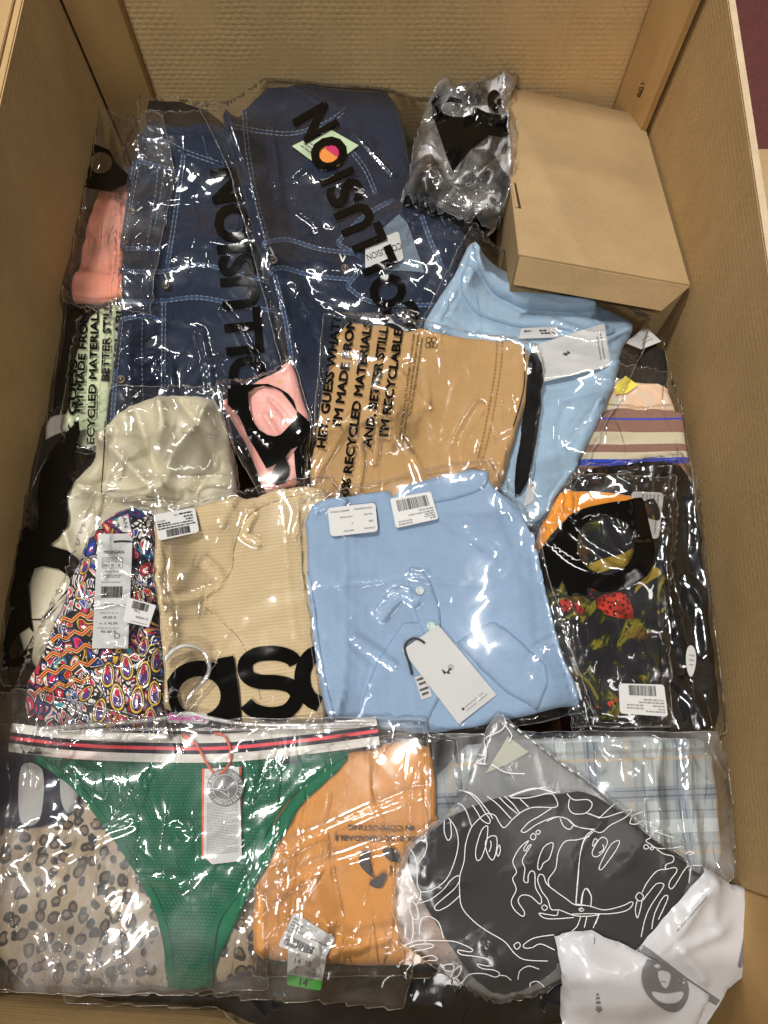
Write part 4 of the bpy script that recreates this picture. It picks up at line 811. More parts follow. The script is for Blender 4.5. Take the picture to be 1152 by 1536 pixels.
drape([Zp([(135, 305), (520, 295), (640, 340), (720, 390), (770, 450), (800, 550), (870, 610), (935, 670), (915, 800), (895, 1000), (870, 1230), (800, 1225), (785, 1100), (775, 950), (810, 895), (740, 930), (690, 1000), (730, 1090), (728, 1160), (690, 1250), (600, 1270), (560, 1190), (570, 1120), (610, 1060), (510, 1110), (420, 950), (330, 800), (250, 610), (140, 490)]),
    Zp([(335, 380), (400, 335), (480, 315), (590, 335), (650, 365), (720, 450), (805, 565), (795, 620), (760, 665), (650, 780), (590, 800), (520, 785), (440, 735), (380, 650), (345, 520)])], S, m_black, 'printed_letter', S.obj, 6)

# --- tan leggings with the slogan
t = pack('packaged_tan_leggings', 'tan jersey garment in a clear bag with a five line black slogan', 'clothes', (630, 610), G1)
S = garment('jersey_leggings', [(508, 482), (560, 484), (640, 500), (720, 506), (790, 516), (800, 540), (795, 600), (775, 650), (762, 705), (740, 760), (480, 760), (462, 722), (470, 660), (490, 560)], .030, m_tan, t, edge=.016, folds=.0025, fang=.2, seed=24, ang=.1, steps=[([(745, 500), (795, 510), (780, 640), (735, 760), (700, 760), (728, 640)], .003, .004)],
    creases=[([(572, 500), (572, 600), (573, 740)], -.003, .0022), ([(600, 560), (650, 620), (690, 690)], .002, .005)])
stitches([[(746, 505), (742, 560), (728, 640), (716, 690)], [(754, 506), (750, 560), (736, 640), (724, 690)]], S, plain('tan_thread', lin(150, 108, 58), .8, .2), S.obj, 4, 2, 2.2)
ribbons([[(786, 520), (786, 580), (770, 640)]], 2, S, m_brown, 'seam', S.obj, .0004)
garment('black_lining', [(794, 517), (814, 530), (813, 600), (802, 680), (786, 735), (768, 745), (786, 640)], .016, m_blk, t, edge=.006, seed=25)
S = sheet('plastic_bag', [(486, 472), (560, 474), (650, 492), (800, 518), (816, 534), (812, 610), (798, 720), (810, 780), (470, 780), (456, 725), (470, 640), (478, 560)], m_film, t, fine=.0005, mid=.0028, long=.0022, lang=1.45, edge_m=m_fedge, seed=26,
    creases=[([(636, 545), (642, 610), (654, 660), (664, 655), (676, 600), (682, 570)], .0016, .004), ([(470, 720), (500, 660), (530, 620)], .003, .005), ([(560, 690), (566, 640), (570, 600)], .003, .004), ([(600, 660), (620, 690), (640, 740)], .003, .005), ([(690, 690), (690, 660), (720, 610)], .004, .006), ([(535, 735), (540, 690), (536, 660)], .003, .004)])
for s_, a, b in (('HEY, GUESS WHAT?', (487, 673), (511, 477)), ("I'M MADE FROM", (511, 640), (533.5, 478)), ('100% RECYCLED MATERIALS', (520, 764), (558, 482)), ('AND, BETTER STILL', (556, 673), (582, 491)), ("I'M RECYCLABLE", (581, 656), (604, 495))):
    text(s_, a, b, 12.5, S, m_blackt, S.obj, bold=.036, shear=.0)
for s_, a, b in (('WARNING: This bag is not a toy. To avoid danger of suffocation, keep', (600, 671), (622, 501)), ('of reach of babies and children. Do not use in cribs, beds, carriages or playpens.', (605, 670), (629, 501)), ('The thin film may cling to nose and mouth and prevent', (616, 626), (635, 507))):
    text(s_, a, b, 4, S, m_blackt, S.obj, 'small_print', res=14, bold=.005)
ribbons([ell(648 + dx, 514 + dy, 4.2, 4.2, n=7).tolist() + [ell(648 + dx, 514 + dy, 4.2, 4.2, n=7)[0].tolist()] for dx, dy in ((-5, -4), (3, -4), (-1, 3), (-6, 4), (4, 4))], .9, S, m_blackt, 'recycling_mark', S.obj, .0008, 2)

# --- dark fruit print with orange terry
t = pack('packaged_orange_terry', 'bright orange terry cloth showing above the black fruit print garment', 'clothes', (890, 760), G1)
S = garment('terry_cloth', [(805, 800), (835, 745), (850, 734), (900, 736), (960, 743), (985, 757), (990, 800), (900, 830), (810, 850)], .016, m_fuzzy, t, seed=27, ang=.1)
t = pack('packaged_fruit_print_dress', 'black garment printed with red and yellow fruit in a clear bag', 'clothes', (910, 920), G1)
S = garment('fruit_print_dress', [(800, 860), (818, 812), (850, 775), (900, 765), (960, 752), (985, 746), (996, 800), (1002, 860), (992, 940), (996, 1020), (990, 1072), (880, 1082), (858, 1040), (830, 940)], .030, m_floral, t, edge=.016, folds=.005, fang=.6, seed=28, ang=.3)
def seeded_red():
    m, nt, out, nd = mat('red_fruit_print'); g = nd('NewGeometry').outputs[0]
    c = ramp(nd, nd('TexVoronoi', {'Vector': g, 'Scale': 190.0}, voronoi_dimensions='2D').outputs[0], [(.20, lin(60, 16, 10)), (.38, lin(190, 54, 38))]); c = mixc(nd, ramp(nd, noise(nd, g, 60, 3).outputs[0], [(.40, (.25, .25, .25)), (.60, (1, 1, 1))]), lin(74, 20, 14), c)
    p = nd('BsdfPrincipled', {'Base Color': c, 'Roughness': .8, 'Specular IOR Level': .2}); nt.links.new(p.outputs[0], out.inputs[0]); return m
mr = seeded_red()
drape([spline(Z(760, 700, 2.939, [(390, 590), (440, 560), (510, 556), (540, 590), (560, 650), (545, 672), (480, 665), (420, 640)]), 4, True)], S, mr, 'printed_fruit', S.obj, 6, .0006)
drape([spline(Z(760, 700, 2.939, [(235, 590), (275, 585), (290, 610), (270, 640), (245, 635)]), 4, True), spline(Z(760, 700, 2.939, [(300, 600), (340, 625), (350, 645), (310, 650)]), 4, True)], S, mr, 'printed_fruit', S.obj, 6, .0006)
my = plain('yellow_fruit_print', lin(140, 118, 44), .8, .2, var=.9)
drape([spline(Z(800, 700, 4.43, [(370, 655), (470, 610), (590, 580), (660, 545), (675, 600), (620, 670), (520, 680), (440, 705), (390, 690)]), 4, True)], S, my, 'printed_fruit', S.obj, 6, .0006)
drape([spline(Z(760, 700, 2.939, [(640, 440), (680, 470), (640, 500), (590, 530), (565, 560), (575, 520)]), 4, True), spline(Z(760, 700, 2.939, [(660, 640), (695, 620), (690, 640), (670, 652)]), 4, True)], S, my, 'printed_fruit', S.obj, 6, .0006)
s1 = Card([(996, 739), (988, 808), (950, 806), (947, 737)], Surf(H.copy()), m_label, t, 'label_sticker', rad=.1, lift=.0006); s1.lines([(.15, .05, .5), (.27, .05, .4), (.15, .62, .9), (.39, .05, .35), (.5, .05, .45), (.62, .05, .5), (.72, .3, .5)], .05, m_grey, seed=1)
S = sheet('plastic_bag', [(796, 800), (812, 782), (850, 712), (940, 714), (1014, 718), (1008, 800), (1000, 900), (1006, 1090), (930, 1092), (860, 1090), (835, 1000), (806, 900)], m_crink, t, fine=.0009, mid=.0034, long=.002, lang=-.5, edge_m=m_fedge, seed=29,
    creases=[([(848, 772), (880, 810), (940, 845)], .004, .004), ([(910, 770), (925, 800), (935, 815), (946, 822)], .004, .004), ([(815, 800), (850, 830), (890, 850)], .003, .004), ([(832, 900), (845, 950), (860, 1010)], .003, .004), ([(1000, 780), (995, 860), (998, 940)], .004, .005)])
Zo = lambda l: Z(800, 700, 4.43, l)
drape([spline(Zo([(230, 330), (330, 280), (500, 240), (620, 225), (720, 205), (750, 300), (780, 430), (805, 540), (800, 620), (760, 720), (640, 800), (500, 835), (420, 825), (360, 800)]), 8)[:].tolist() + Zo([(355, 850), (235, 860), (190, 750), (160, 830), (60, 780), (30, 560), (140, 480)]), Zo(ell(480, 520, 192, 200))], S, m_black, 'printed_letter', S.obj, 6)
def tag_rows(c, rows, h, seed=0): return c.lines(rows, h, m_grey, seed=seed)
s2 = Card([(1002, 1075), (930, 1070), (928, 1025), (996, 1027)], S, m_label, t, 'label_sticker', rad=.08, lift=.0008); s2.bars(.2, .62, .8, .95, m_ink, 3, 34); tag_rows(s2, [(.1, .05, .45), (.18, .05, .2), (.18, .5, .85), (.28, .05, .3), (.28, .5, .85), (.38, .05, .6), (.47, .05, .5)], .05, 2)

# --- paisley dress
t = pack('packaged_paisley_dress', 'multicoloured paisley print dress in clear plastic with a long white price tag', 'dress', (150, 920), G1)
S = garment('paisley_dress', [(160, 772), (200, 756), (232, 766), (236, 850), (246, 960), (250, 1085), (200, 1110), (50, 1110), (34, 1040), (62, 985), (96, 900), (120, 830), (134, 800)], .036, m_pais, t, edge=.018, folds=.007, fang=-1.1, fstretch=3, seed=30, ang=.3, creases=[([(180, 780), (190, 820), (215, 850)], -.005, .006), ([(205, 830), (225, 890), (240, 980)], .004, .006)])
def tear(cx, cy, w_, h_, rot, k):                         # peacock-eye motif outline
    t_ = np.linspace(0, 2 * math.pi, 22, endpoint=False); x_ = w_ * k * np.sin(t_) * (1 - .28 * (1 + np.cos(t_)) * .5); y_ = -h_ * k * np.cos(t_); c2, s2 = math.cos(rot), math.sin(rot)
    return np.stack([cx + x_ * c2 - y_ * s2, cy + x_ * s2 + y_ * c2], 1)
spots = [(162, 1012, 13, 22, .1), (190, 1000, 13, 23, -.1), (216, 1012, 14, 24, .15), (236, 990, 12, 22, .1), (176, 1046, 14, 24, -.1), (206, 1050, 14, 24, .1), (232, 1040, 13, 22, 0), (216, 970, 10, 18, .2), (128, 850, 8, 15, .5), (122, 886, 9, 16, .4), (205, 900, 9, 17, .1), (232, 905, 10, 18, -.2), (150, 1066, 13, 22, .2), (226, 1078, 13, 20, 0), (130, 1040, 10, 16, .7)]
mo = [('black', m_ink, [(1.0,)]), ('yellow', plain('yellow_motif', lin(226, 182, 84), .7, .2), [(.86, .72)]), ('white', plain('white_motif', lin(232, 222, 214), .7, .2), [(.62,)]), ('purple', plain('purple_motif', lin(84, 56, 120), .7, .2), [(.50,)]), ('red', plain('red_motif', lin(196, 36, 58), .7, .2), [(.30,)])]
for q, (nm, mm_, ks) in enumerate(mo):
    lp = []
    for cx, cy, w_, h_, ro in spots:
        for kk in ks:
            for k1 in kk: lp.append(tear(cx, cy + (h_ * .12 if nm in ('purple',) else 0) + (-h_ * .3 if nm == 'red' else 0), w_, h_, ro, k1))
    drape(lp, S, mm_, 'printed_motif', S.obj, 6, .0006 + .00022 * q)['kind'] = 'stuff'
zig = [[(52 + 12 * k, 1042 - 26 * j - (8 if k % 2 else 0) + 14 * j * 0 - 3 * k) for k in range(8)] for j in range(5)]
for q, (wd_, mm_) in enumerate(((8, m_ink), (5, mo[1][1]), (2.4, mo[4][1]))):
    ribbons([[(x_ + 8 * j, y_) for x_, y_ in l] for j, l in enumerate(zig)], wd_, S, mm_, 'printed_zigzag', S.obj, .0006 + .00022 * q, 4, sp=False)['kind'] = 'stuff'
nl = Card([(192, 772), (197, 798), (182, 798), (176, 776)], S, m_label, S.obj, 'neck_label', rad=.2, lift=.001); text('GAN', (181, 768), (187, 792), 6, nl, m_ink, nl.obj, off=.0005, res=20)
c_ = Card([(147, 801), (199, 800), (192, 973), (138, 972)], S, m_tag, t, 'price_tag', rad=0, lift=.0015)
c_.text('MORGAN', .20, .175, .78, .028, m_ink, bold=.01)
ribbons([[c_.px([(u, .21)])[0], c_.px([(u, .30)])[0]] for u in (.17, .36, .56, .75)] + [[c_.px([(.17, v)])[0], c_.px([(.75, v)])[0]] for v in (.21, .245, .30)], .8, c_, m_grey, 'size_grid', c_.obj, .0005, 4, sp=False)
for s_, u in (('36', .19), ('8', .43), ('6', .62)): c_.text(s_, u, .288, u + (.14 if len(s_) > 1 else .07), .026, m_ink)
for s_, u in (('UE', .21), ('UK', .41), ('US', .60)): c_.text(s_, u, .236, u + .12, .018, m_grey)
c_.lines([(.325, .25, .65), (.36, .25, .75), (.375, .3, .7), (.42, .17, .72)], .008, m_grey)
c_.bars(.18, .46, .78, .56, m_ink, 5, 30)
for s_, u0, u1, v, mm in (('CH', .17, .27, .63, m_grey), ('69.00', .30, .56, .63, m_ink), ('CH', .62, .72, .63, m_grey), ('DE IT FI A', .19, .70, .70, m_grey), ('49.00 €', .26, .64, .742, m_ink), ('UK', .17, .26, .792, m_grey), ('£ 42.00', .32, .68, .792, m_ink), ('FR BE NL LU ES PT', .13, .74, .832, m_grey), ('45.00 €', .22, .66, .866, m_ink)): c_.text(s_, u0, v, u1, .022 if mm is m_ink else .014, mm)
ribbons([ell(*c_.px([(.68, .89)])[0], 4, 4).tolist() + [ell(*c_.px([(.68, .89)])[0], 4, 4)[0].tolist()]], .8, c_, m_ink, 'round_mark', c_.obj, .0005, 2)
tube(c_.hit(spline([(171, 813), (184, 812), (200, 813), (206, 812)], 3), .0008), .0011, m_blkcord, 'tag_string', c_.obj)
S = sheet('plastic_bag', [(142, 742), (190, 745), (242, 752), (246, 850), (258, 960), (262, 1110), (40, 1120), (28, 1045), (60, 960), (98, 880), (126, 800)], m_film, t, pucker=.8, fine=.0012, mid=.0036, long=.0014, lang=1.2, edge_m=m_fedge, seed=31, creases=[([(120, 800), (180, 850), (240, 870)], .0025, .004), ([(140, 905), (190, 895), (240, 870)], .003, .004)])
s1 = Card([(223, 941), (184, 932), (192, 896), (234, 908)], S, m_label, t, 'label_sticker', rad=.0, lift=.0006); s1.bars(.22, .62, .80, .94, m_ink, 8, 26); s1.text('T36', .46, .60, .68, .10, m_ink); s1.text('211-PAON', .10, .36, .56, .10, m_ink); s1.lines([(.08, .1, .7)], .03, m_grey)

# --- beige ribbed top
t = pack('packaged_beige_bodysuit', 'beige ribbed top in a clear bag with large black lettering along its lower edge', 'top', (350, 900), G1)
S = garment('ribbed_top', [(234, 800), (240, 768), (300, 756), (400, 736), (482, 724), (500, 760), (510, 900), (500, 1080), (440, 1090), (252, 1090), (246, 980), (236, 880)], .024, m_beige, t, edge=.014, folds=.0012, fang=.1, seed=32, ang=.13,
    creases=[([(480, 735), (420, 750), (372, 775), (352, 820), (345, 860), (300, 905)], -.0028, .003), ([(300, 905), (330, 930), (360, 960), (378, 1000), (390, 1040)], -.0028, .003), ([(425, 745), (432, 850), (445, 960)], .002, .004), ([(236, 780), (330, 765), (478, 740)], .0012, .003)], steps=[([(300, 905), (350, 850), (372, 775), (480, 738), (520, 760), (500, 1090), (392, 1090), (378, 1000), (340, 940)], .0022, .004)])
ribbons([[(480, 737), (420, 750), (372, 775), (352, 820), (345, 860), (300, 905)], [(300, 905), (330, 930), (360, 960), (378, 1000), (392, 1050)]], 1.3, S, plain('beige_seam', lin(140, 116, 76), .9, .2), 'seam', S.obj, .0005)
S = sheet('plastic_bag', [(238, 756), (300, 748), (400, 728), (496, 712), (520, 760), (525, 1000), (505, 1095), (250, 1095), (244, 960), (230, 860)], m_calm, t, fine=.0006, mid=.0022, long=.0014, lang=.3, edge_m=m_fedge, seed=33,
    creases=[([(248, 900), (290, 890), (330, 870), (305, 840)], .002, .003), ([(255, 925), (252, 945), (256, 955)], .0025, .004), ([(375, 770), (365, 800), (385, 812)], .004, .006), ([(440, 740), (450, 770), (440, 800)], .003, .005)])
Za = lambda l: Z(230, 950, 4.608, l)
drape([spline(Za([(95, 330), (150, 255), (230, 205), (330, 188), (410, 198)]), 6).tolist() + Za([(441, 212), (445, 175), (555, 155), (575, 300), (592, 420), (606, 560), (606, 640), (330, 680), (160, 640), (110, 480)]), Za(ell(318, 432, 148, 134))], S, m_black, 'printed_letter', S.obj, 6)
a, b = ribbon_loops(Za([(985, 212), (960, 175), (890, 145), (800, 138), (710, 150), (645, 195), (632, 250), (660, 305), (740, 335), (850, 340), (940, 360), (990, 410), (985, 470), (920, 540), (800, 560), (690, 530), (640, 485)]), 22, 4)
drape([np.vstack([a, b[::-1]])], S, m_black, 'printed_letter', S.obj, 6)
a, b = ribbon_loops(Za([(1150, 130), (1080, 170), (1035, 260), (1035, 360), (1080, 450), (1150, 490)]), 24, 4); drape([np.vstack([a, b[::-1]])], S, m_black, 'printed_letter', S.obj, 6)
s1 = Card([(231, 772), (292, 761), (299, 798), (238, 811)], S, m_label, t, 'label_sticker', rad=.1, lift=.0012)
s1.text('STONE', .04, .34, .24, .07, m_ink); s1.text('PO', .48, .20, .56, .07, m_ink); s1.lines([(.12, .60, .92), (.25, .70, .92), (.36, .74, .92), (.38, .04, .35)], .06, m_ink, seed=4); s1.lines([(.47, .04, .92), (.57, .04, .95)], .05, m_ink, seed=5); s1.bars(.22, .66, .80, .94, m_ink, 9, 34)

# --- centre light blue polo
t = pack('packaged_light_blue_polo', 'centre light blue polo with two white stickers and a slanted white tag', 'polo shirt', (660, 900), 'light blue polo shirts in clear bags')
S = garment('polo_shirt', [(456, 760), (500, 746), (560, 736), (584, 734), (592, 744), (604, 728), (660, 712), (728, 698), (738, 728), (770, 752), (796, 790), (808, 850), (826, 930), (846, 990), (872, 1058), (838, 1060), (740, 1086), (640, 1102), (560, 1092), (500, 1084), (486, 1030), (474, 960), (462, 860)], .021, m_blueA, t, edge=.015, folds=.0022, fang=.3, fstretch=2, seed=34, lump=.0015,
    steps=[([(684, 960), (742, 930), (818, 996), (822, 1022), (808, 1066), (720, 1000)], .0028, .003), ([(600, 930), (560, 1000), (540, 1085), (640, 1100), (625, 1040)], .002, .003), ([(738, 728), (780, 770), (800, 830), (780, 850), (745, 790)], .003, .006)],
    creases=[([(588, 738), (592, 760), (606, 775)], -.004, .004), ([(608, 860), (650, 872), (730, 878), (780, 860)], .0028, .004), ([(605, 850), (612, 900), (622, 930)], -.002, .0025), ([(684, 960), (742, 930)], -.002, .002), ([(742, 930), (800, 985), (818, 1010)], -.0025, .002), ([(720, 1000), (780, 1040), (808, 1066)], -.0025, .002), ([(462, 880), (470, 960), (484, 1040)], -.003, .003), ([(470, 880), (478, 960), (494, 1060)], .002, .003), ([(640, 760), (690, 800), (740, 830)], .0018, .006), ([(560, 990), (545, 1040), (540, 1080)], -.0025, .002), ([(820, 990), (828, 1020), (845, 1016)], -.002, .002), ([(770, 830), (800, 900), (806, 960)], .002, .006), ([(470, 760), (520, 800), (560, 850)], .0012, .006)])
for nm, pl, th in (('sleeve', [(684, 962), (742, 930), (786, 966), (818, 998), (822, 1024), (808, 1066), (762, 1040), (722, 1004)], .008), ('collar', [(604, 934), (640, 930), (690, 990), (640, 1084), (600, 1090), (538, 1082), (546, 1040), (566, 990)], .006), ('side_fold', [(458, 850), (466, 870), (476, 950), (490, 1030), (504, 1084), (490, 1076), (478, 1020), (466, 940)], .008), ('placket', [(606, 850), (640, 852), (668, 940), (640, 960), (626, 930)], .005), ('shoulder_fold', [(600, 738), (660, 716), (724, 702), (736, 730), (700, 744), (640, 756), (604, 768)], .005)):
    S.z = H.copy(); garment(nm, pl, th, m_blueA, S.obj, edge=.0045, sm=0 if nm in ('sleeve', 'collar') else 1, iters=5, r=2, seed=90, wob=.0003)
S.z = H.copy()
mb = plain('pearl_button', lin(190, 206, 200), .2, .6)
for p in ((630, 886), (647, 939)): disc(p, .0052, mb, 'button', S.obj, S, .002)
cl = Card([(622, 1016), (638, 1010), (648, 1044), (632, 1050)], S, m_label, S.obj, 'care_label', rad=0, lift=.001); cl.lines([(.1, .1, .8), (.3, .2, .8), (.55, .1, .9), (.75, .2, .8)], .10, m_ink)
c_ = Card([(657, 937), (745, 1042), (688, 1086), (603, 975)], S, m_tag, t, 'hang_tag', rad=0, lift=.002)
pc = c_.px([(.5, .5)])[0]
butter = [spline([(663, 1003), (666, 1006), (670, 1008), (673, 1004), (677, 1000), (676, 1005), (673, 1008), (676, 1010), (672, 1011), (669, 1009), (667, 1012), (664, 1008)], 2, True)]
drape(butter, c_, m_ink, 'butterfly_logo', c_.obj, 6, .0006)
ribbons([ell(676, 1001, 3.6, 3.6).tolist() + [ell(676, 1001, 3.6, 3.6)[0].tolist()]], .7, c_, m_ink, 'registered_mark', c_.obj, .0006, 2)
drape([[(692, 1063), (695, 1061), (697, 1064), (694, 1066)]], c_, m_ink, 'logo_square', c_.obj, 6, .0006)
V = []; 
for k in range(16): V.append([(697 + k * 1.75, 1061.5 - k * 1.42), (698.1 + k * 1.75, 1060.6 - k * 1.42)])
for k in range(18): V.append([(700 + k * 1.75, 1066 - k * 1.40), (701.1 + k * 1.75, 1065.1 - k * 1.40)])
ribbons(V, 1.5, c_, m_grey, 'small_print', c_.obj, .0006, 4, 'stuff', False)
tube(c_.hit(spline([(637, 965), (630, 960), (620, 958), (610, 964), (607, 974), (612, 990), (618, 1012)], 3), .0014), .0013, m_blkcord, 'tag_string', c_.obj)
S = sheet('plastic_bag', [(444, 752), (500, 738), (640, 706), (734, 690), (748, 724), (782, 748), (806, 790), (822, 860), (850, 960), (886, 1058), (872, 1068), (740, 1098), (640, 1114), (540, 1104), (486, 1096), (470, 1000), (452, 880)], m_calm, t, fine=.0007, mid=.0030, long=.0010, lang=.6, edge_m=m_fedge, seed=35,
    creases=[([(532, 960), (560, 980), (590, 1000)], .003, .004), ([(570, 920), (600, 890), (620, 900)], .004, .007), ([(700, 800), (725, 815), (740, 826)], .003, .005), ([(480, 880), (560, 870), (640, 862)], .0015, .004), ([(790, 1010), (800, 980), (830, 960)], .0025, .004), ([(745, 860), (770, 820), (760, 780)], .002, .005)])
s1 = Card([(567, 797), (496, 805), (491, 762), (563, 754)], S, m_label, t, 'label_sticker', rad=.1, lift=.0008)
for s_, u0, u1, v in (('PRODUCT DESCRIPTION', .08, .45, .88), ('JERSEY POLO', .55, .95, .86), ('COLOUR', .08, .26, .66), ('LIGHT BLUE', .50, .76, .64), ('SIZE', .08, .17, .42), ('8', .51, .53, .40), ('STYLE NO', .06, .28, .18), ('DKD-76C', .50, .72, .16)): s1.text(s_, u0, v, u1, .055, m_ink)
s2 = Card([(658, 778), (594, 792), (585, 748), (646, 737)], S, m_label, t, 'label_sticker', rad=.06, lift=.0008); s2.bars(.12, .52, .88, .90, m_ink, 12, 34); s2.lines([(.06, .05, .18), (.14, .05, .3), (.22, .05, .28), (.14, .6, .92), (.05, .6, .92), (.30, .05, .65), (.40, .05, .4)], .05, m_grey, seed=7)

# --- plaid shirt
t = pack('packaged_plaid_shirt', 'grey and blue plaid shirt in a clear bag at the front right of the box', 'shirt', (900, 1200), G1)
S = garment('plaid_shirt', [(655, 1120), (850, 1104), (1020, 1106), (1068, 1112), (1080, 1200), (1086, 1306), (1050, 1330), (900, 1300), (640, 1300)], .034, m_plaid, t, edge=.02, folds=.003, fang=1.4, seed=40, ang=.03, lump=.002)
S = sheet('plastic_bag', [(640, 1102), (860, 1096), (1076, 1098), (1092, 1160), (1098, 1316), (1066, 1345), (900, 1320), (630, 1310)], m_film2, t, fine=.0008, mid=.003, long=.0022, lang=1.5, edge_m=m_fedge, seed=41, creases=[([(990, 1110), (985, 1200), (990, 1300)], .004, .006), ([(1030, 1110), (1036, 1200), (1050, 1300)], .004, .006), ([(920, 1110), (970, 1150), (985, 1230)], .004, .007), ([(885, 1110), (890, 1135), (900, 1150)], .004, .006)])

# --- leopard, navy and orange goods at the front
t = pack('packaged_leopard_dress', 'leopard print garment in cloudy plastic under the green bikini briefs', 'clothes', (150, 1350), G1)
S = garment('leopard_dress', [(-20, 1240), (60, 1210), (110, 1190), (240, 1240), (380, 1330), (392, 1420), (380, 1470), (200, 1485), (-20, 1480)], .026, m_leo, t, edge=.02, folds=.004, fang=.4, seed=42)
S = sheet('plastic_bag', [(-25, 1225), (60, 1195), (120, 1180), (260, 1230), (400, 1330), (402, 1480), (200, 1492), (-25, 1488)], m_film2, t, fine=.0011, mid=.0036, long=.0015, lang=.5, edge_m=m_fedge, seed=43)
t = pack('packaged_navy_shirt', 'navy and white striped garment at the front left below the white waistband', 'clothes', (50, 1190), G1)
S = garment('navy_shirt', [(-20, 1110), (40, 1120), (110, 1150), (125, 1200), (100, 1230), (40, 1245), (-20, 1240)], .018, m_navy, t, seed=44)
drape([spline([(34, 1148), (62, 1152), (66, 1190), (58, 1232), (34, 1236), (28, 1200)], 5, True)], S, m_dullw, 'white_stripe', S.obj, 6)
drape([spline([(92, 1150), (108, 1160), (118, 1200), (104, 1220), (92, 1200)], 5, True)], S, m_dullw, 'white_stripe', S.obj, 6)
t = pack('packaged_orange_blouse', 'orange garment in a clear compostable bag at the front of the box', 'clothes', (520, 1290), G1)
S = garment('orange_top', [(420, 1160), (520, 1125), (640, 1108), (654, 1160), (656, 1240), (700, 1340), (748, 1400), (740, 1442), (560, 1452), (400, 1446), (376, 1420), (386, 1280), (400, 1220)], .036, m_orange, t, edge=.022, folds=.0014, fang=.5, fstretch=2, seed=45, lump=.002, creases=[([(446, 1230), (490, 1262), (540, 1280)], -.003, .004), ([(540, 1270), (570, 1280), (600, 1270)], .0025, .005), ([(446, 1190), (438, 1220), (446, 1250)], -.003, .004)])
S = sheet('plastic_bag', [(366, 1160), (520, 1110), (650, 1096), (686, 1110), (690, 1200), (690, 1260), (760, 1400), (750, 1462), (380, 1462), (362, 1380)], m_film, t, fine=.0008, mid=.003, long=.001, lang=.6, edge_m=m_fedge, seed=46)
m_pg = plain('dark_brown_print', (.030, .018, .014, 1), .4, .4)
text('IN COMPOSTING', (620, 1238), (522, 1237), 8, S, m_pg, S.obj, bold=.02)
text('90% BIODEGRADABLE', (632, 1254), (501, 1253), 8, S, m_pg, S.obj, bold=.02)
Zc = lambda l: Z(400, 1180, 4.43, l)
drape([spline(Zc([(650, 420), (690, 425), (680, 480), (700, 560), (710, 600), (660, 570), (620, 520), (615, 470)]), 4, True)], S, m_pg, 'recycling_leaf', S.obj, 6)
drape([spline(Zc([(770, 420), (830, 405), (870, 440), (885, 490), (840, 500), (790, 470)]), 4, True)], S, m_pg, 'recycling_leaf', S.obj, 6)
drape([spline(Zc([(680, 640), (730, 600), (780, 570), (800, 590), (760, 670), (710, 668)]), 4, True)], S, m_pg, 'recycling_leaf', S.obj, 6)
ribbons([Zc([(820, 520), (825, 560), (815, 590)])], 2.2, S, m_pg, 'recycling_leaf', S.obj, .0008, 2)
szt = Card([(432, 1424), (490, 1436), (481, 1486), (430, 1477)], S, m_label, t, 'size_tag', rad=.06, lift=.001)
m_grn = plain('green_ink', lin(60, 180, 60), .45, .35)
drape([[szt.px([p])[0] for p in ((0.0, .70), (1.0, .70), (.995, .97), (.93, 1), (.05, 1), (.005, .95))]], szt, m_grn, 'green_band', szt.obj, 30, .0005)
szt.text('14', .36, .95, .58, .18, m_ink); 
szt.c2 = None
drape(text_loops('14', *szt.px([(.36, .94), (.60, .94)]), 11, .02), szt, m_ink, 'printed_text', szt.obj, 30, .0010)
for s_, u0, u1, v, h in (('UK', .22, .32, .14, .08), ('14', .18, .34, .36, .17), ('10', .48, .62, .38, .17), ('UK', .22, .31, .47, .07), ('L', .22, .28, .62, .17), ('CN', .66, .76, .47, .07), ('175/80A', .50, .92, .64, .13)): szt.text(s_, u0, v, u1, h, m_ink)
s1 = Card([(441, 1369), (503, 1407), (485, 1444), (417, 1419)], S, m_label, t, 'label_sticker', rad=.06, lift=.002); s1.bars(.08, .62, .72, .90, m_ink, 15, 30); s1.lines([(.10, .05, .2), (.20, .05, .3), (.29, .05, .28), (.38, .05, .92), (.47, .05, .2)], .05, m_grey, seed=9)

# --- green bikini briefs in their bag, on a clear hanger
bk = pack('packaged_bikini_briefs', 'green bikini briefs with striped white waistband in a clear bag on a hanger', 'bikini briefs', (300, 1250), G1)
ln_ = garment('lining', [(528, 1132), (500, 1165), (455, 1205), (425, 1250), (400, 1300), (372, 1345), (350, 1392), (326, 1442), (318, 1480), (280, 1480), (330, 1360), (420, 1220), (480, 1150)], .006, m_bik_l, bk, edge=.004, seed=49)
S = garment('briefs', [(44, 1130), (130, 1138), (330, 1142), (450, 1132), (526, 1124), (494, 1150), (440, 1190), (405, 1240), (384, 1290), (366, 1330), (338, 1366), (326, 1400), (320, 1450), (320, 1484), (250, 1484), (246, 1420), (232, 1365), (206, 1312), (180, 1270), (150, 1228), (112, 1180), (70, 1148)], .008, m_bik, bk, edge=.004, wob=.0005, folds=.0012, fang=1.2, seed=50, creases=[([(300, 1150), (270, 1200), (262, 1260)], .0018, .008), ([(230, 1150), (220, 1200), (240, 1260)], -.0015, .008)])
ribbons([[(56, 1138), (110, 1176), (152, 1226), (184, 1270), (212, 1314), (238, 1364), (252, 1420), (257, 1482)]], 10, S, m_bik_e, 'leg_elastic', S.obj, .0012, 5)
ribbons([[(520, 1128), (492, 1148), (436, 1190), (400, 1240), (378, 1290), (360, 1330), (332, 1368), (320, 1402), (314, 1482)]], 9, S, m_bik_e, 'leg_elastic', S.obj, .0012, 5)
drape([[(422, 1138), (446, 1137), (447, 1144), (424, 1146)]], S, m_navy, 'sewn_label', S.obj, 6, .0012)
WB = spline([(16, 1106), (100, 1116), (200, 1121), (330, 1122), (450, 1111), (567, 1096)], 8); wv_ = []
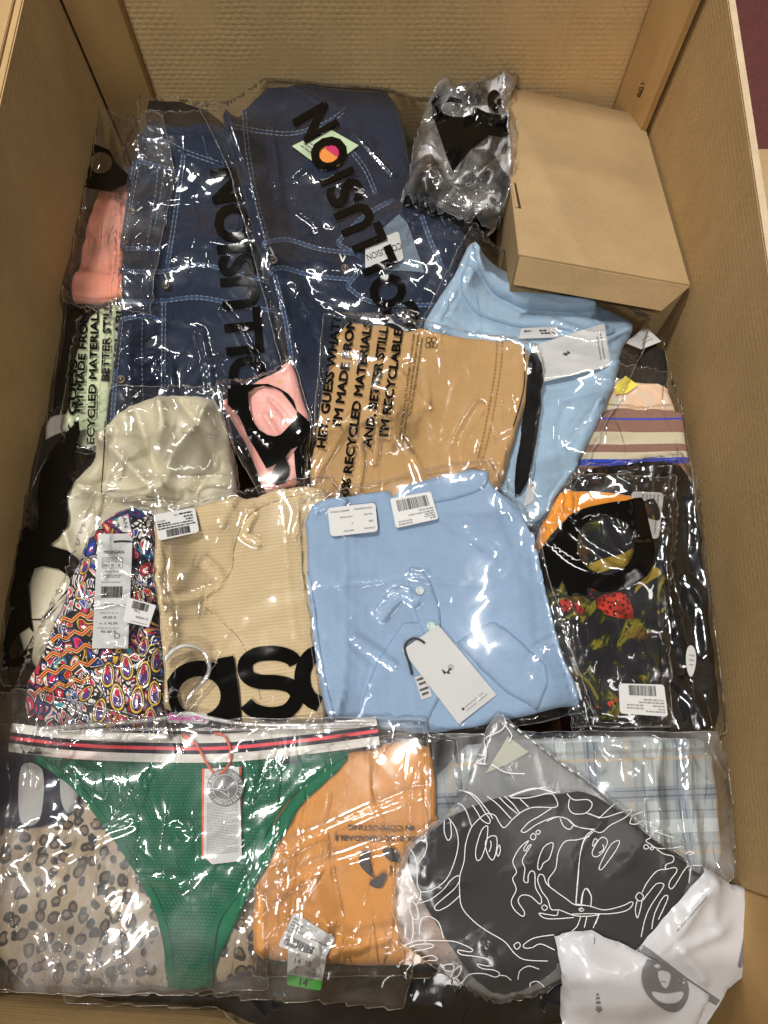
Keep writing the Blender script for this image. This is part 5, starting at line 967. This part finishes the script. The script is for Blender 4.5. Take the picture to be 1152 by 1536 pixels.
a, b = ribbon_loops(WB, 43, 8, sp=False); n = len(a); V = []; F = []; UV = []; rows = 9; Sb = Surf(H.copy()); s_ = np.concatenate([[0], np.cumsum(np.hypot(*np.diff(WB, axis=0).T))]) * .00072
for r_ in range(rows):
    f = r_ / (rows - 1); p3 = Sb.hit(a * (1 - f) + b * f, .0022 * (1 - (2 * f - 1) ** 6) + .0004); V.append(p3); UV.append(np.column_stack([s_, np.full(n, (f - .5) * .031)]))
V = np.vstack(V); UV = np.vstack(UV)
for r_ in range(rows - 1):
    for q in range(n - 1): F.append((r_ * n + q, r_ * n + q + 1, (r_ + 1) * n + q + 1, (r_ + 1) * n + q))
def band_x(nd, v):
    s = nd('SeparateXYZ', {0: v}).outputs[1]; f = mth(nd, 'MULTIPLY_ADD', s, 1 / .031, .5); wh, nv, rd = lin(222, 218, 208), lin(22, 22, 40), lin(240, 80, 92)
    return ramp(nd, f, [(0, wh), (.30, nv), (.43, rd), (.55, nv), (.68, wh)], 'CONSTANT')
mesh_obj('waistband', V, F, cloth('striped_waistband', None, .8, (250, 1200, .35), .06, .1, band_x, crease=.15), bk, UV)
q_ = np.array([p for p in np.vstack([a, b[::-1]])]); w3 = Sb.hit(q_)[:, :2]; mm = inside([w3], GX, GY); H = np.where(mm, H + .0028, H)
S = Surf(H.copy())
# hanger
hk = Z(230, 950, 4.608, [(100, 200), (110, 172), (150, 130), (190, 105), (235, 92), (290, 98), (340, 120), (375, 160), (395, 205), (400, 255), (385, 305), (345, 360), (300, 400), (262, 445), (242, 490), (236, 525)])
hp = spline(hk, 3); base = S.hit(hp, .006); base[:, 2] = np.maximum(blur(base[:, 2].reshape(1, -1).repeat(3, 0), 1)[1], base[:, 2]) + .004
hg = tube(base, .0026, m_clearp, 'hanger_hook', bk, n=10)
arm = spline([(60, 1093), (150, 1087), (245, 1078), (282, 1070), (318, 1078), (370, 1086), (450, 1088), (560, 1086)], 5); tube(S.hit(arm, .004), .0024, m_clearp, 'hanger_arm', bk)
arm2 = spline([(90, 1098), (200, 1094), (380, 1094), (540, 1090)], 6); tube(S.hit(arm2, .004), .0018, m_clearp, 'hanger_arm', bk)
plate = Card([(252, 1068), (312, 1070), (314, 1086), (250, 1084)], S, m_clearp, bk, 'hanger_plate', rad=.2, lift=.0035)
plate.text('Superdry', .04, .72, .96, .55, plain('magenta_ink', lin(196, 40, 150), .5, .3), bold=.03)
# hang tag
S = Surf(H.copy())
back = Card([(303, 1153), (362, 1150), (362, 1290), (304, 1292)], S, plain('orange_card', lin(216, 84, 44), .5, .3), bk, 'hang_tag', lift=.0006, cut=[(0, 0), (1, 0), (1, .97), (.20, 1.02), (-.02, .93)])
S = Surf(H.copy())
tg = Card([(305, 1153), (361, 1150), (363, 1292), (304, 1298)], S, m_tag, bk, 'hang_tag', lift=.0012, cut=[(0.03, .005), (.96, 0), (1, .96), (.93, .995), (.24, 1.0), (.02, .90)])
tg.lines([(.36 + .0165 * k, .10, .92 if k % 7 else .6) for k in range(33)], .007, m_grey, seed=11); tg.text('S', .06, .115, .16, .04, m_grey)
dcx, dcy = 338, 1181
disc_o = drape([ell(dcx, dcy, 27.5, 28.5)], tg, plain('dark_grey_card', (.045, .044, .042, 1), .4, .4), 'round_badge', tg.obj, 30, .0012)
ribbons([ell(dcx, dcy, 18.5, 19.2).tolist() + [ell(dcx, dcy, 18.5, 19.2)[0].tolist()]], .9, tg, m_label, 'badge_ring', tg.obj, .0018, 2)
L = []
for word, a0 in (('CHEEKY', -72), ('FIT', -4), ('BIKINI', 36), ('CHEEKY', 92), ('FIT', 166), ('BIKINI', 204)):
    for k, ch in enumerate(word):
        an = R(a0 + k * 10.2); pc = np.array([dcx + 20.6 * math.cos(an), dcy + 21.4 * math.sin(an)]); u = np.array([-math.sin(an), math.cos(an)]); hw = .6 if ch == 'I' else 1.7
        L += text_loops(ch, pc - u * hw, pc + u * hw, 5, .03)
drape(L, tg, m_label, 'printed_text', tg.obj, 40, .0018)
ribbons([[(332, 1170), (337, 1186), (356, 1168), (342, 1184), (344, 1196), (336, 1188), (318, 1182), (336, 1184), (332, 1170)], [(330, 1186), (338, 1192), (346, 1190)]], .8, tg, m_label, 'badge_star', tg.obj, .0018, 2, sp=False)
tube(np.vstack([S.hit(spline([(274, 1102), (290, 1110), (300, 1124), (312, 1146), (322, 1160)], 3), .0035)]), .0014, m_redcord, 'tag_cord', bk)
tube(S.hit(spline([(276, 1103), (284, 1107), (293, 1116)], 2), .0042), .0028, m_redcord, 'cord_lock', bk)
tube(S.hit(spline([(322, 1100), (336, 1103), (344, 1116), (347, 1134), (343, 1148), (335, 1158), (330, 1161)], 3), .0035), .0014, m_redcord, 'tag_cord', bk)
j_, i_ = slice(0, NY), slice(0, NX)
S = sheet('plastic_bag', [(-20, 1042), (40, 1036), (120, 1052), (200, 1072), (330, 1080), (480, 1076), (640, 1078), (646, 1200), (642, 1330), (626, 1420), (606, 1512), (480, 1500), (300, 1488), (120, 1490), (-20, 1484)], m_film3, bk, pucker=1.0, fine=.0013, mid=.0040, long=.0014, lang=.8, edge_m=m_fedge, seed=51, gap=.0016,
    creases=[([(400, 1290), (480, 1250), (560, 1215), (640, 1185)], .003, .004), ([(366, 1380), (440, 1320), (540, 1280), (640, 1250)], .003, .004), ([(60, 1100), (100, 1160), (130, 1200)], .003, .005), ([(225, 1170), (240, 1230), (280, 1250)], .003, .006), ([(200, 1320), (250, 1320), (270, 1330)], .003, .005), ([(50, 1400), (70, 1440), (75, 1470)], .004, .005), ([(480, 1400), (520, 1420), (540, 1420)], .003, .004), ([(370, 1120), (380, 1160), (370, 1200)], .003, .005), ([(90, 1290), (150, 1255), (200, 1235)], .003, .005), ([(420, 1460), (480, 1430), (600, 1400)], .003, .006)])

# --- frosted bag with white line drawing, dark garment inside, and its white mailer end
fb = pack('packaged_charcoal_tee', 'charcoal garment in a frosted bag with white outline drawing at the front right', 'clothes', (800, 1330), G1)
Z6 = lambda l: Z(600, 1180, 3.84, l); Z7 = lambda l: Z(820, 1180, 3.47, l); Z8 = lambda l: Z(600, 1060, 2.087, l)
sheet('bag_back', [(746, 1072), (766, 1086), (820, 1128), (880, 1174), (930, 1214), (968, 1246), (1006, 1284), (1040, 1316), (1000, 1396), (950, 1436), (845, 1466), (800, 1488), (752, 1496), (716, 1488), (690, 1470), (640, 1436), (602, 1410), (592, 1360), (596, 1310), (610, 1270), (642, 1242), (670, 1224), (692, 1192), (718, 1132), (733, 1092)], frosted('frosted_back_film', .26), fb, fine=.0001, mid=.001, seed=54, res=.0045, iters=16, r=6)
S = garment('charcoal_tee', [(628, 1262), (690, 1214), (760, 1196), (826, 1192), (884, 1188), (930, 1218), (985, 1262), (1044, 1300), (1010, 1370), (985, 1420), (900, 1450), (838, 1440), (832, 1462), (768, 1494), (726, 1484), (690, 1440), (660, 1392), (634, 1352), (614, 1310), (612, 1284)], .020, m_dark, fb, edge=.012, folds=.003, fang=.6, seed=52, creases=[([(660, 1330), (740, 1310), (800, 1290)], .004, .008), ([(700, 1420), (760, 1370), (820, 1350)], -.004, .007), ([(720, 1400), (740, 1440), (760, 1480)], .004, .006), ([(900, 1230), (860, 1290), (870, 1340)], .003, .009)])
c_ = Card([(762, 1104), (793, 1128), (762, 1146), (728, 1160)], Surf(H), plain('cream_paper', lin(214, 214, 196), .6, .3), fb, 'paper_label', rad=0, lift=.001)
S = sheet('plastic_bag', [(746, 1070), (766, 1084), (820, 1126), (880, 1172), (930, 1212), (968, 1244), (1010, 1282), (1060, 1316), (1010, 1400), (960, 1440), (845, 1470), (800, 1492), (752, 1500), (716, 1492), (690, 1474), (640, 1440), (600, 1412), (588, 1360), (592, 1310), (606, 1268), (640, 1240), (668, 1222), (690, 1190), (716, 1130), (732, 1090)], m_frost, fb, fine=.0001, mid=.0026, long=.0018, lang=.6, edge_m=m_fedge, seed=53, gap=.0030, res=.0035, iters=24, r=6)
LA = [Z6(l) for l in ([(500, 225), (470, 250), (440, 340), (435, 400), (448, 425), (470, 405), (495, 330), (505, 250), (500, 225)], [(495, 310), (520, 285), (555, 290), (555, 360), (535, 420), (510, 400), (492, 345), (495, 310)], [(520, 310), (524, 340), (512, 375)], [(570, 335), (577, 365), (565, 400), (555, 375), (570, 335)],
    [(465, 175), (410, 235), (378, 330), (368, 430), (345, 510), (342, 580), (355, 690), (420, 770), (500, 830), (600, 890), (660, 960), (720, 995), (850, 1003)], [(280, 180), (320, 240), (335, 330), (310, 440), (260, 540), (180, 595), (118, 605)], [(255, 195), (255, 260), (275, 308), (295, 280), (290, 200)], [(145, 285), (155, 340), (135, 400), (95, 445)], [(60, 360), (85, 400), (98, 460), (100, 560), (118, 610), (112, 650), (90, 685)],
    [(110, 670), (180, 645), (250, 590), (290, 540), (330, 512), (345, 520)], [(345, 540), (310, 590), (240, 650), (200, 690), (215, 712), (270, 690), (330, 640), (345, 620)], [(340, 20), (400, 40), (450, 90), (490, 150), (518, 190), (510, 212), (470, 190), (440, 140), (415, 105)], [(330, 95), (360, 110), (385, 150), (412, 230)], [(465, 175), (500, 155), (545, 165), (570, 205), (600, 235), (650, 185), (700, 145), (760, 120), (830, 118), (880, 120), (908, 105), (885, 50), (850, 40), (780, 55), (720, 65), (640, 62), (660, 45), (740, 20), (840, 0)],
    [(500, 55), (560, 100), (640, 185)], [(570, 60), (620, 110), (675, 155)], [(600, 55), (650, 100), (690, 155)], [(690, 70), (740, 118)], [(695, 255), (740, 205), (800, 170), (870, 125)], [(695, 255), (720, 262), (790, 215), (890, 175), (960, 185), (1010, 225), (1060, 240), (1120, 245)], [(920, 180), (940, 225), (975, 245), (998, 220)], [(960, 40), (1000, 75), (1080, 75), (1105, 105), (1070, 150), (1000, 155), (970, 120), (975, 70)], [(1070, 150), (1150, 180)],
    [(790, 250), (808, 258), (795, 275), (782, 265), (790, 250)], [(765, 268), (782, 285), (768, 306), (750, 292), (765, 268)], [(740, 310), (690, 350), (655, 410), (650, 440), (670, 490), (648, 530), (668, 590), (640, 660), (660, 710), (705, 745), (715, 720), (680, 660), (700, 625), (750, 630), (805, 675), (812, 640), (780, 580), (775, 500), (755, 485), (738, 510), (735, 550), (712, 540), (718, 470), (705, 420), (755, 335), (740, 340), (720, 370), (712, 355), (740, 310)],
    [(880, 325), (830, 345), (800, 410), (792, 470), (808, 475), (825, 440), (860, 410), (880, 325)], [(800, 505), (792, 540), (815, 600), (850, 650), (870, 705), (920, 710), (1000, 740), (1080, 745), (1150, 735)], [(800, 505), (825, 510), (845, 560), (900, 605), (950, 640), (1005, 678), (1080, 685), (1150, 705)], [(1090, 285), (1020, 305), (950, 315), (910, 380), (895, 470), (855, 530), (858, 575)], [(1110, 260), (1060, 310), (1035, 400), (1025, 520), (1012, 675)], [(1040, 672), (1052, 610), (1075, 585), (1100, 630), (1098, 685)],
    [(830, 680), (848, 695), (832, 712), (815, 695), (830, 680)], [(1045, 700), (1058, 708), (1042, 716), (1030, 708), (1045, 700)], [(910, 715), (900, 740), (850, 735), (800, 728), (830, 755), (890, 760), (1000, 752)], [(680, 895), (692, 915), (672, 935), (655, 912), (680, 895)], [(885, 852), (820, 860), (760, 875), (710, 910), (720, 928), (760, 925), (810, 905), (890, 940)], [(1040, 745), (1020, 800), (990, 830)], [(1075, 748), (1060, 810)], [(1145, 735), (1125, 790)], [(800, 1050), (740, 1032), (690, 1060), (678, 1110)],
    [(20, 915), (100, 885), (200, 885), (310, 890), (390, 920), (418, 940), (400, 950), (335, 940), (350, 965), (430, 975), (500, 990), (528, 1020), (510, 1032), (445, 1020), (470, 1045), (540, 1055), (572, 1075), (550, 1095), (480, 1075), (400, 1080), (360, 1120), (330, 1145)], [(572, 1085), (610, 1090), (640, 1115)], [(50, 925), (100, 908), (180, 905), (190, 920), (140, 935), (80, 945)], [(120, 985), (180, 970), (215, 990), (200, 1000), (160, 1000), (130, 1010)], [(290, 1020), (310, 1030), (300, 1060), (255, 1055), (250, 1030), (290, 1020)], [(290, 1110), (310, 1060), (350, 1030), (340, 1080), (290, 1110)], [(65, 655), (95, 690), (105, 750), (80, 760), (55, 700), (65, 655)], [(70, 740), (75, 830), (65, 890)], [(110, 850), (120, 770), (160, 745), (220, 780), (250, 870)], [(750, 1150), (750, 1130), (790, 1120), (830, 1152)])]
LA += [Z7(l) for l in ([(240, 290), (250, 270), (262, 280), (240, 310), (240, 290)], [(260, 290), (290, 262), (315, 285), (290, 340), (255, 365), (235, 345), (260, 290)], [(290, 300), (295, 325), (270, 345)], [(330, 305), (375, 280), (365, 320), (310, 400), (280, 432), (275, 410), (330, 305)], [(235, 230), (200, 260), (175, 340), (160, 480), (150, 610)], [(0, 180), (50, 158), (100, 165), (150, 205), (220, 220), (280, 238), (330, 200), (380, 175), (420, 150), (440, 120), (380, 135), (290, 160), (220, 140)], [(430, 190), (450, 150), (500, 130)], [(430, 190), (460, 195), (505, 175)], [(270, 165), (340, 100), (375, 85)],
    [(555, 225), (545, 260), (515, 280), (540, 300), (575, 320), (650, 320), (700, 310)], [(555, 225), (600, 245), (660, 265)], [(515, 300), (530, 315), (512, 325), (503, 312), (515, 300)], [(545, 312), (556, 320), (545, 328), (536, 320), (545, 312)], [(570, 325), (610, 350), (655, 362), (655, 390), (620, 405), (620, 428), (665, 420), (675, 440), (640, 490), (635, 520), (650, 530), (680, 490), (710, 440), (740, 412), (810, 410)], [(620, 428), (570, 440), (520, 500), (495, 550)], [(480, 550), (502, 570), (485, 595), (462, 575), (480, 550)], [(495, 590), (485, 640), (470, 682), (460, 640), (470, 590)], [(490, 780), (510, 690), (540, 620), (600, 530), (605, 505), (570, 505), (530, 550), (500, 590)], [(545, 740), (560, 660), (600, 580), (625, 565), (625, 590), (580, 690)], [(750, 415), (738, 500)], [(720, 350), (740, 338), (765, 345), (740, 355)],
    [(180, 612), (190, 545), (205, 530), (230, 570), (228, 620)], [(150, 610), (220, 620), (300, 640), (390, 620), (440, 598), (445, 615), (410, 645), (330, 660), (230, 660), (130, 662)], [(180, 630), (192, 640), (178, 648), (166, 638), (180, 630)], [(270, 665), (240, 735)])]
ribbons(LA, 1.35, S, m_white_ink, 'line_drawing', S.obj, .0010, 1.6)
ribbons([Z8([(320, 25), (330, 50), (315, 75), (265, 100), (270, 140), (262, 180)]), Z8([(330, 60), (350, 90), (340, 110)]), Z8([(240, 150), (270, 155), (240, 175), (270, 180)]), Z8([(285, 180), (330, 205), (390, 210)]), Z8([(185, 260), (230, 275), (270, 320), (290, 350)]), Z8([(340, 280), (420, 255), (485, 270)])], 1.5, S, m_white_ink, 'line_drawing', S.obj, .0010, 4)
ribbons([[(765 + 11 * k, 1086 + 8.4 * k), (771 + 11 * k, 1090.6 + 8.4 * k)] for k in range(9)], 2.2, S, m_white_ink, 'small_print', S.obj, .0010, 4, 'stuff', False)
disc((757, 1086), .003, m_clearp, 'punch_hole', fb, S, .001)
# white end of the mailer, folded over twice
mw = pack('white_mailer_flap', 'white and grey plastic mailer end folded over the frosted bag in the front right corner', 'mailer bag', (1000, 1430), G1)
S2 = sheet('back_flap', [(1054, 1300), (1072, 1312), (1096, 1328), (1136, 1336), (1130, 1400), (1120, 1452), (1090, 1492), (1040, 1560), (930, 1560), (900, 1470), (962, 1416), (1000, 1372), (1030, 1336)], m_mail, mw, fine=.0002, mid=.0022, long=.004, lang=-.9, seed=60, gap=.002, res=.0035, creases=[([(1020, 1390), (1050, 1350), (1068, 1330)], .006, .008), ([(1020, 1425), (1055, 1470)], .005, .005), ([(1020, 1425), (1075, 1400)], .005, .006), ([(1072, 1320), (1070, 1380), (1085, 1390)], .005, .008)])
ribbons([[(1016 + 2.4 * k, 1396 - 2.75 * k), (1017.5 + 2.4 * k, 1394.3 - 2.75 * k)] for k in range(19)], 2.4, S2, m_mgrey, 'small_print', S2.obj, .0008, 4, 'stuff', False)
drape([[(1124, 1338), (1129, 1338), (1122, 1400), (1112, 1452), (1106, 1450), (1118, 1390)]], S2, m_mgrey, 'grey_edge_and_shade', S2.obj, 6, .0006)
drape([[(962, 1416), (975, 1424), (1030, 1466), (1080, 1500), (1074, 1508), (1040, 1490), (980, 1446), (954, 1424)]], S2, m_mgrey, 'grey_edge_and_shade', S2.obj, 6, .0006)  # grey strip painted as the shade beside the front flap
S3 = sheet('front_flap', [(832, 1404), (850, 1398), (888, 1392), (905, 1404), (960, 1428), (1020, 1466), (1066, 1492), (1030, 1560), (840, 1560), (842, 1480), (838, 1440)], m_mail, mw, fine=.0002, mid=.0022, long=.003, lang=.5, seed=61, gap=.006, res=.0035, lift=[([(838, 1410), (890, 1396), (1050, 1490), (1000, 1550), (840, 1550)], .012, .03)])
Ze = lambda l: Z(820, 1180, 3.47, l)
drape([spline(Ze([(540, 890), (600, 920), (700, 970), (738, 1040), (730, 1110), (690, 1165), (640, 1172), (580, 1140), (520, 1080), (492, 1000), (505, 930)]), 5, True), spline(Ze([(555, 930), (580, 922), (595, 935), (575, 945)]), 3, True), spline(Ze([(580, 960), (640, 965), (640, 1010), (620, 1048), (590, 1020)]), 3, True), spline(Ze([(548, 1065), (620, 1075), (705, 1065), (705, 1095), (670, 1125), (610, 1125), (565, 1100)]), 3, True)], S3, m_mgrey, 'printed_emblem', S3.obj, 5)
ribbons([Ze([(590, 1018), (605, 1012), (622, 1018)])], 1.2, S3, m_mgrey, 'emblem_line', S3.obj, .0009, 2)
drape([Ze([(258, 1140), (284, 1140), (284, 1155), (293, 1158), (272, 1178), (250, 1158), (258, 1155)])], S3, m_mgrey, 'printed_arrow', S3.obj, 8)
drape([Ze([(256, 1115), (280, 1115), (280, 1130), (256, 1130)])], S3, m_mgrey, 'printed_arrow', S3.obj, 8); drape([Ze([(256, 1093), (276, 1093), (276, 1106), (256, 1106)])], S3, m_mgrey, 'printed_arrow', S3.obj, 8); drape([Ze([(258, 1074), (270, 1074), (270, 1086), (258, 1086)])], S3, m_mgrey, 'printed_arrow', S3.obj, 8)
ribbons([Ze([(250, 785), (246, 820)])], 1.6, S3, m_mgrey, 'small_print', S3.obj, .0008, 2)
